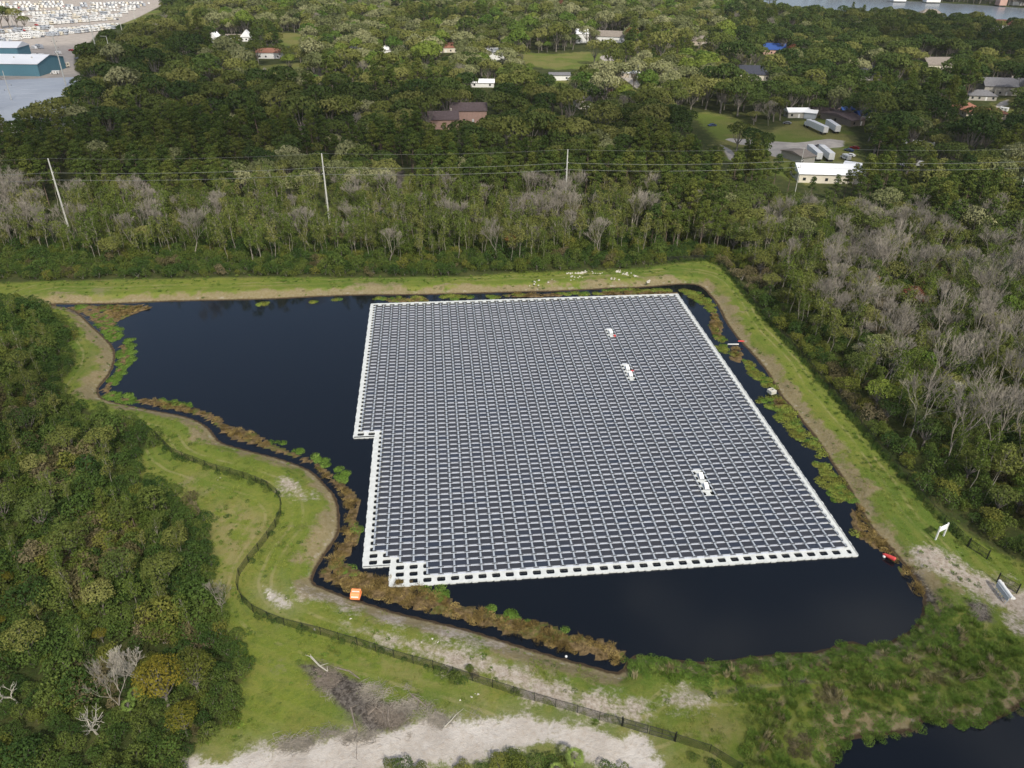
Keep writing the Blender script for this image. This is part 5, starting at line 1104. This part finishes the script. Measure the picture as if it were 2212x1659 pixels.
def fence(line, label, name='chain_link_fence', Hf=1.7, step=3.0, vines=False):
    W = UP(line); O = W[0]; e = empty(name, (O[0], O[1], 1.45), 0, label, 'fence'); W = W-O
    seg = np.linalg.norm(np.diff(W, axis=0), axis=1); S = np.concatenate([[0], np.cumsum(seg)]); n = max(2, int(S[-1]/step)); t = np.linspace(0, S[-1], n+1)
    Pp = np.stack([np.interp(t, S, W[:, 0]), np.interp(t, S, W[:, 1])], 1)
    me_ = MB(); tr = MB()
    for k, (a, b) in enumerate(zip(Pp, Pp[1:])): me_.add([(*a, .03), (*b, .03), (*b, Hf), (*a, Hf)], [(0, 1, 2, 3)])
    tr.tube([(*p, Hf) for p in Pp], .03, 4); me_.build('wire_mesh', M['chain'], e); tr.build('top_rail', M['black'], e)
    if len(Pp) > 100: Pl = Pp[:100]
    else: Pl = Pp
    for p in Pl: m = MB(); m.tube([(*p, 0), (*p, Hf+.12)], .045, 5); m.build('post', M['black'], e)
    if len(Pp) > 100:
        m = MB()
        for p in Pp[100:]: m.tube([(*p, 0), (*p, Hf+.12)], .045, 5)
        tag(m.build('post', M['black'], e), kind='stuff')
    return Pp+O
FL1 = [(270,912),(325,934),(350,959),(375,984),(425,1002),(462,1017),(512,1029),(553,1043),(578,1054),(598,1069),(608,1088),(608,1112),(600,1132),(580,1162),(558,1190),(535,1219),(518,1242),(512,1264),(515,1289),(532,1311),(553,1327),(603,1349),(660,1364),(703,1374),(748,1389),(790,1399),(838,1417),(883,1431),(928,1442),(975,1457),(1073,1489),(1121,1504),(1171,1519),(1221,1534),(1268,1547),(1306,1559),(1343,1569)]
f1 = fence(FL1, 'black chain-link fence curving round the left bank of the pond')
f2 = fence([(1459,1603),(1498,1616),(1541,1629),(1576,1645),(1600,1668)], 'short black chain-link fence running from the double gate to the bottom edge')
FL2 = [(1440,566),(1516,562),(1545,566),(1568,585),(1588,610),(1618,645),(1659,694),(1696,735),(1734,777),(1766,815),(1784,837),(1821,879),(1866,934),(1921,999),(1971,1054),(2009,1102),(2059,1149),(2089,1180)]
f3 = fence(FL2, 'dark chain-link fence along the wood on the right bank')
def gate(a, b, label, leaves_=1, Hf=1.75):
    A, B = UP([a, b]); e = empty('gate', (A[0], A[1], 1.45), 0, label, 'gate'); B = B-A; A = A*0
    for k in range(leaves_):
        p = A+(B-A)*(k/leaves_)+(B-A)*.02; q = A+(B-A)*((k+1)/leaves_)-(B-A)*.02; f = MB()
        for z in (.12, Hf*.52, Hf): f.tube([(*p, z), (*q, z)], .04, 4)
        for t in (0, .5, 1): w = p+(q-p)*t; f.tube([(*w, .1), (*w, Hf)], .045 if t != .5 else .03, 4)
        lf = f.build('gate_leaf', M['black'], e); c = MB(); c.add([(*p, .1), (*q, .1), (*q, Hf), (*p, Hf)], [(0, 1, 2, 3)]); c.build('wire_mesh', M['chain'], lf)
    for w in (A, B): m = MB(); m.tube([(*w, 0), (*w, Hf+.3)], .10, 6); m.build('gate_post', M['black'], e)
gate((1343,1569), (1458,1602), 'black double gate closing the sandy track at the bottom', 2)
gate((2091,1181), (2131,1208), 'black gate panel at the end of the right-hand fence', 1)
gate((2153,1257), (2196,1281), 'open black gate frame standing on sand beside the white barrier', 1)
# vines that have overgrown the fences
x = []; 
for Pp, n0, n1, dd in ((f1, 0, 16, 2.0), (f1, 16, 40, .6), (f3, 0, 999, 5.0), (f1, 62, 120, .9)):
    for a, b in zip(Pp[n0:n1], Pp[n0+1:n1]):
        for _ in range(int(rng.poisson(dd*2.2))): t = rng.random(); x.append((*(a+(b-a)*t+rng.normal(size=2)*.35), 1.5, rng.uniform(.35, .8)))
x = np.array(x); vp = [Proto(P_mat(R=1.0, n=140, size=.13, h=1.5), None, 'shrub', 'bark', 'v') for _ in range(3)]
scatter('fence_vines', x[:, :3], x[:, 3], rng.integers(0, 3, len(x)), vp)
# ------------------------------------------------------------------ small things round the pond
def at(u, v, z=None): q = U(u, v); return (float(q[0]), float(q[1]), 1.5 if z is None else z)
# white sign frame
a = np.array(at(2020.5,1166.5)); b = np.array(at(2038,1158)); e = empty('sign_frame', tuple(a), math.atan2(b[1]-a[1], b[0]-a[0]), 'blank white signboard on two white posts on the right bank', 'sign'); Wp = float(np.linalg.norm(b-a))
for xx in (0, Wp): m = MB(); m.box(xx-.13, xx+.13, -.10, .10, -.2, 3.0); m.build('post', M['white'], e)
m = MB(); m.box(.13, Wp-.13, -.05, .05, 1.75, 2.85); m.build('board', M['roof_white'], e)
# orange box with rows of white lettering
x_, y_ = U(769, 1289, .6); e = empty('orange_bin', (x_, y_, .62), R_(-3), 'bright orange equipment box with white lettering on the near bank', 'box', s=.7)
pr = [(-.95,.0),(-1.0,.45),(-.75,1.1),(-.45,1.35),(1.0,1.45),(1.15,.5),(1.0,0)]; n = len(pr); m = MB(); w = 1.05
m.add([(s*w, p[0], p[1]) for s in (-1, 1) for p in pr], [tuple(range(n)), tuple(range(n, 2*n))[::-1]]+[(k, n+k, n+(k+1) % n, (k+1) % n) for k in range(n)]); m.build('shell', M['orange'], e)
m = MB(); m.box(-w-.08, w+.08, -1.02, 1.17, .40, .52); m.build('flange', M['orange'], e)
for k in range(6):
    m = MB(); x0 = -.80+k*.275; m.add([(x0,.05,1.412),(x0+.2,.05,1.412),(x0+.2,.35,1.432),(x0,.35,1.432)], [(0,1,2,3)]); m.build('letter', M['white'], e)
    m = MB(); m.add([(x0,-.965,.62),(x0+.2,-.965,.62),(x0+.2,-.83,.94),(x0,-.83,.94)], [(0,1,2,3)]); m.build('letter', M['white'], e)
# hollow concrete block on the right bank
x_, y_ = U(1667, 846, 1.3); e = empty('concrete_inlet', (x_, y_, 1.0), R_(25), 'square pale concrete drain inlet with a dark opening on the right bank', 'drain inlet', s=.6); m = MB()
w = 1.25; m.add([(-w,-w,0),(w,-w,0),(w,w,0),(-w,w,0),(-w,-w,1.3),(w,-w,1.3),(w,w,1.3),(-w,w,1.3),(-.85,-.2,1.3),(.85,-.2,1.3),(.85,.95,1.3),(-.85,.95,1.3),(-.85,-.2,.2),(.85,-.2,.2),(.85,.95,.2),(-.85,.95,.2)],
 [(0,1,5,4),(1,2,6,5),(2,3,7,6),(3,0,4,7),(4,5,9,8),(5,6,10,9),(6,7,11,10),(7,4,8,11),(8,9,13,12),(9,10,14,13),(10,11,15,14),(11,8,12,15)]); m.build('concrete_shell', M['concrete'], e)
m = MB(); m.box(-.84, .84, -.19, .94, .22, .24); m.build('opening_shade_sheet', M['dark'], e)  # near-black sheet painted in for the shade inside the inlet
# red canoe-like float and white buoy
a = np.array(U(1907,1196,.5)); b = np.array(U(1935,1207,.8)); L_ = float(np.linalg.norm(b-a)); o = MB()
o.tube([(0,0,.10),(L_*.15,0,.18),(L_*.5,0,.24),(L_*.9,0,.28),(L_,0,.22)], [.10,.24,.34,.38,.30], 8); ob = o.build('red_pontoon', M['red'], loc=(a[0], a[1], .35)); ob.rotation_euler = (0, 0, math.atan2(b[1]-a[1], b[0]-a[0])); tag(ob, 'long red tapered pontoon lying on the right bank', 'pontoon')
def ball(r): 
    mb = MB(); n, k = 10, 6; V = [(r*math.sin(math.pi*j/k)*math.cos(6.283*i/n), r*math.sin(math.pi*j/k)*math.sin(6.283*i/n), r*math.cos(math.pi*j/k)) for j in range(k+1) for i in range(n)]
    mb.add(V, [(j*n+i, (j+1)*n+i, (j+1)*n+(i+1) % n, j*n+(i+1) % n) for j in range(k) for i in range(n)]); return mb
x_, y_ = U(1910, 1202, .2); tag(ball(.28).build('buoy', M['white'], smooth=True, loc=(x_, y_, .22)), 'small white buoy floating beside the red pontoon', 'buoy')
x_, y_ = U(1223, 1417, .2); tag(ball(.2).build('buoy', M['white'], smooth=True, loc=(x_, y_, .1)), 'tiny white buoy in the dark channel at the bottom bank', 'buoy')
a = np.array(U(1572,743,.2)); b = np.array(U(1612,741,.6)); L_ = float(np.linalg.norm(b-a)); o = MB(); o.tube([(0,0,.1),(L_*.6,0,.15)], [.10,.16], 6); ob = o.build('floating_pipe', M['white'], loc=(a[0], a[1], .05)); ob.rotation_euler = (0, 0, math.atan2(b[1]-a[1], b[0]-a[0])); tag(ob, 'pale pipe reaching into the water from the right bank', 'pipe')
o = MB(); o.tube([(0,0,.2),(.8,0,.25),(1.6,0,.2)], [.15,.22,.15], 7); ob = o.build('red_pontoon', M['red'], loc=(b[0]-2.2, b[1], .9)); tag(ob, 'small red float at the shore end of the pale pipe', 'pontoon')
# white barrier / float rack at the right edge
a = np.array(at(2153,1272)); b = np.array(at(2178,1306)); L_ = float(np.linalg.norm(b-a)); e = empty('float_rack', tuple(a), math.atan2(b[1]-a[1], b[0]-a[0]), 'white tube rack with grey slatted side standing on sand at the right edge', 'rack')
m = MB(); m.tube([(-.2,0,1.6),(L_+.2,0,1.6)], .28, 10); m.build('top_tube', M['white'], e)
m = MB(); m.box(0, L_, -.42, -.30, .7, 1.5); m.build('side_panel', M['rail'], e)
for k in range(7): m = MB(); xx = .2+k*(L_-.4)/6; m.tube([(xx,-.45,.0),(xx,-.1,1.4)], .05, 4); m.build('leg', M['rail'], e)
for xx in (.1, L_-.1): m = MB(); m.tube([(xx,.3,1.2),(xx,.65,1.35)], .22, 8); m.build('end_bracket', M['white'], e)
# rocks: the white pile beyond the pond and stray stones
rock_m = []
for k in range(4):
    mb = ball(.5); V = mb.v[0]; V *= (1+.25*np.sin(V[:, [1]]*9+k)+.2*np.sin(V[:, [0]]*7+k*2)); V[:, 2] *= .7; rock_m.append(mb.mesh('rock_mesh', M['rock']))
rp_ = []
for cx, cy, rx, ry, n in ((1265,588,20,3,16),(1240,590,14,3,10),(1334,586,10,3,12),(1352,591,8,4,14),(1300,590,10,2,5),(1372,596,5,2,4),(1327,602,10,2,8),(1240,600,20,4,10),(1164,610,30,8,9),(1400,608,8,3,5)):
    for _ in range(n): rp_.append((cx+rng.normal()*rx*.6, cy+rng.normal()*ry*.6, rng.uniform(.25, .75)))
for cx, cy, rx, ry, n in ((640,1060,14,8,6),(580,1285,10,12,5),(1020,1500,60,10,4),(940,1385,40,8,4),(680,1360,4,2,2),(757,1336,4,2,2),(460,1030,30,8,3)):
    for _ in range(n): rp_.append((cx+rng.normal()*rx*.6, cy+rng.normal()*ry*.6, rng.uniform(.15, .34)))
for k, (u, v, s) in enumerate(rp_):
    x_, y_ = G(u, v); o = bpy.data.objects.new('rock', rock_m[k % 4]); COL.objects.link(o); o.location = (x_, y_, 1.45+.1*s); o.scale = (s*1.2, s, s); o.rotation_euler = (0, 0, rng.uniform(0, 6.28))
    if v < 620: tag(o, 'white boulder of the rock pile scattered beyond the far right bank', 'rock', 'white boulders beyond the far bank')
    elif u < 800: tag(o, 'pale stone lying in the grass of the left bank', 'rock', 'stones on the left bank')
    else: tag(o, 'pale stone lying on the sandy near bank', 'rock', 'stones on the near bank')
# fallen branches and logs on the muddy corner
for k, (pts_, r, mk, lb) in enumerate([([(672,1420),(690,1440),(708,1452)], .16, 'twig_pale', 'pale fallen log at the upper end of the mud strip'), ([(730,1445),(755,1452),(778,1468)], .12, 'wood', 'dark thin log lying right of the mud strip'), ([(758,1530),(765,1560),(772,1585)], .14, 'wood', 'dark log at the lower end of the mud strip'),
  ([(890,1503),(905,1515),(920,1527)], .14, 'wood', 'dark broken log on the pale brush heap'), ([(795,1545),(812,1530),(826,1540),(835,1570)], .15, 'wood', 'twisted stump roots beside the sand road'), ([(840,1530),(838,1552),(842,1572)], .15, 'wood', 'upright dark stump right of the twisted roots'), ([(960,1572),(975,1558),(985,1545)], .10, 'twig_pale', 'pale stick beside the sand road'),
  ([(770,1640),(771,1620),(772,1600)], .04, 'wood', 'thin dead stem standing in the sand road')]):
    W = [np.array(at(*p)) for p in pts_]; O = W[0]; m = MB(); m.tube([w-O+np.array([0, 0, .15+.1*(i % 2)]) for i, w in enumerate(W)], np.linspace(r, r*.5, len(W)), 6)
    for i in range(4): t = W[min(i % len(W), len(W)-1)]-O; m.tube([t+np.array([0, 0, .15]), t+np.array([rng.normal()*.8, rng.normal()*.8, .5])], [r*.4, r*.15], 4)
    tag(m.build('fallen_log', M[mk], loc=tuple(O)), lb, 'log')
bm_ = []
for k in range(3):
    m = MB()
    for _ in range(46):
        a = rng.uniform(0, 6.28); p = rng.normal(size=2)*.8; d = np.array([math.cos(a), math.sin(a)])*rng.uniform(.4, 1.1); m.tube([(*(p-d), rng.uniform(0, .2)), (*(p+d), rng.uniform(0, .35))], [.035, .015], 3, False)
    bm_.append(m.mesh('brush_mesh', M[['wood', 'twig', 'twig_pale'][k]]))
bp_ = []
for cx, cy, rx, ry, n, kk in ((830,1545,32,14,34,0),(850,1555,20,8,14,0),(800,1500,60,22,22,1),(880,1530,40,15,26,1),(700,1470,25,20,22,0),(760,1590,60,6,26,1),(640,1605,40,6,20,1),(930,1555,50,10,16,1),(1960,1560,4,3,0,0),(2118,1322,14,8,18,1)):
    for _ in range(n): bp_.append((cx+rng.normal()*rx*.6, cy+rng.normal()*ry*.6, kk))
q = np.array([(*G(a, b), 1.45, k) for a, b, k in bp_]); scatter('brush_debris', q[:, :3], rng.uniform(.35, .8, len(q)), q[:, 3].astype(int), bm_, tilt=.1)
# ------------------------------------------------------------------ unseen clouds added overhead to shade chosen parts of the land
def cloudmat():
    m, nt, b = newmat('shade_cloud_vapour'); L = nt.links.new; lw = N(nt, 'ShaderNodeLayerWeight'); lw.inputs['Blend'].default_value = .35
    tc = N(nt, 'ShaderNodeNewGeometry'); n = N(nt, 'ShaderNodeTexNoise'); n.inputs['Scale'].default_value = .012; n.inputs['Detail'].default_value = 5; L(tc.outputs['Position'], n.inputs['Vector'])
    a = N(nt, 'ShaderNodeMath', operation='SUBTRACT'); a.inputs[0].default_value = 1.0; L(lw.outputs['Facing'], a.inputs[1])
    k = N(nt, 'ShaderNodeMapRange'); L(n.outputs[0], k.inputs[0]); k.inputs[1].default_value = .3; k.inputs[2].default_value = .65; k.inputs[3].default_value = .15; k.inputs[4].default_value = .62
    q = N(nt, 'ShaderNodeMath', operation='MULTIPLY'); L(a.outputs[0], q.inputs[0]); L(k.outputs[0], q.inputs[1])
    tr = N(nt, 'ShaderNodeBsdfTransparent'); tl = N(nt, 'ShaderNodeBsdfTranslucent'); tl.inputs['Color'].default_value = (.9, .9, .92, 1); mx = N(nt, 'ShaderNodeMixShader')
    L(q.outputs[0], mx.inputs[0]); L(tr.outputs[0], mx.inputs[1]); L(tl.outputs[0], mx.inputs[2]); L(mx.outputs[0], nt.nodes['Material Output'].inputs['Surface']); return m
M['shade_cloud'] = cloudmat()
def shade_cloud(cx, cy, rx, ry, hz=420, th=45, seed=0):
    az_, el_ = R_(SUN_AZ), R_(SUN_EL); k = hz/math.tan(el_); ox, oy = math.sin(az_)*k, math.cos(az_)*k
    n, m_ = 40, 16; V = []
    for j in range(m_+1):
        ph = math.pi*j/m_
        for i in range(n):
            t = 2*math.pi*i/n; w = 1+.16*math.sin(3*t+seed)+.10*math.sin(5*t+seed*2.3)+.06*math.sin(9*t+seed)
            V.append((rx*w*math.sin(ph)*math.cos(t), ry*w*math.sin(ph)*math.sin(t), th*math.cos(ph)*(1+.3*math.sin(4*t+j))))
    mb = MB(); mb.add(V, [(j*n+i, (j+1)*n+i, (j+1)*n+(i+1) % n, j*n+(i+1) % n) for j in range(m_) for i in range(n)])
    tag(mb.build('shade_cloud', M['shade_cloud'], smooth=True, loc=(cx+ox, cy+oy, hz)), kind='structure')
for a_ in SHADE_CLOUDS: shade_cloud(*a_)
# ------------------------------------------------------------------ camera, light
cam = bpy.data.cameras.new('camera'); co = bpy.data.objects.new('camera', cam); COL.objects.link(co)
r3 = Matrix(((RC[0][0], -RC[0][1], -RC[0][2]), (RC[1][0], -RC[1][1], -RC[1][2]), (RC[2][0], -RC[2][1], -RC[2][2])))
co.matrix_world = Matrix.Translation((0, 0, H)) @ r3.to_4x4()
cam.sensor_width = 36; cam.lens = 2986.7/4000*36; cam.clip_end = 20000; cam.clip_start = 1
scene.camera = co
CLOUD = (3.1, 1.2, .4)
az, el = R_(SUN_AZ), R_(SUN_EL)   # azimuth measured clockwise from +Y
sdir = Vector((math.sin(az)*math.cos(el), math.cos(az)*math.cos(el), math.sin(el)))
sl = bpy.data.lights.new('sun', 'SUN'); sl.energy = SUN_E; sl.angle = R_(1.5); sl.color = (1, .94, .83)
so = bpy.data.objects.new('sun', sl); COL.objects.link(so); so.rotation_euler = sdir.to_track_quat('Z', 'Y').to_euler(); so.location = (0, -50, 200)
w = bpy.data.worlds.new('World'); scene.world = w; w.use_nodes = True; nt = w.node_tree
bg = nt.nodes['Background']; sk = nt.nodes.new('ShaderNodeTexSky'); sk.sky_type = 'NISHITA'; sk.sun_disc = False
sk.sun_elevation = el; sk.sun_rotation = az; sk.air_density = 1.0; sk.dust_density = 2.5
tcw = nt.nodes.new('ShaderNodeTexCoord'); mpw = nt.nodes.new('ShaderNodeMapping'); mpw.inputs['Scale'].default_value = (1, 1, 2.2); mpw.inputs['Location'].default_value = CLOUD
nw = nt.nodes.new('ShaderNodeTexNoise'); nw.inputs['Scale'].default_value = 1.7; nw.inputs['Detail'].default_value = 8; nw.inputs['Roughness'].default_value = .55
nt.links.new(tcw.outputs['Generated'], mpw.inputs[0]); nt.links.new(mpw.outputs[0], nw.inputs['Vector'])
rw = nt.nodes.new('ShaderNodeMapRange'); rw.interpolation_type = 'SMOOTHSTEP'; rw.inputs[1].default_value = .53; rw.inputs[2].default_value = .68; rw.inputs[4].default_value = .8; sz = nt.nodes.new('ShaderNodeSeparateXYZ'); nt.links.new(tcw.outputs['Generated'], sz.inputs[0])
oz = nt.nodes.new('ShaderNodeMapRange'); oz.inputs[1].default_value = .45; oz.inputs[2].default_value = .85; oz.inputs[4].default_value = .05; nt.links.new(sz.outputs[2], oz.inputs[0])
ad = nt.nodes.new('ShaderNodeMath'); ad.operation = 'ADD'; nt.links.new(nw.outputs[0], ad.inputs[0]); nt.links.new(oz.outputs[0], ad.inputs[1]); nt.links.new(ad.outputs[0], rw.inputs[0])
mw = nt.nodes.new('ShaderNodeMix'); mw.data_type = 'RGBA'; nt.links.new(rw.outputs[0], mw.inputs[0]); nt.links.new(sk.outputs[0], mw.inputs[6]); mw.inputs[7].default_value = (5.6, 5.8, 6.1, 1)
nt.links.new(mw.outputs[2], bg.inputs['Color']); bg.inputs['Strength'].default_value = SKY
scene.view_settings.view_transform = 'Standard'; scene.view_settings.look = 'None'; scene.view_settings.exposure = EXPO; scene.view_settings.gamma = 1
scene.cycles.max_bounces = 6; scene.cycles.transparent_max_bounces = 16
scene.cycles.diffuse_bounces = 2; scene.cycles.glossy_bounces = 2

hz_ = MB(); hz_.box(-8000, 8000, -400, 7500, -4, 93.5); hm, hn, hb = newmat('haze_air'); hn.nodes.remove(hb)
pv = hn.nodes.new('ShaderNodeVolumePrincipled'); pv.inputs['Density'].default_value = .00004; pv.inputs['Color'].default_value = (.95, .96, .98, 1); hn.links.new(pv.outputs[0], hn.nodes['Material Output'].inputs['Volume'])
tag(hz_.build('haze', hm), kind='stuff')
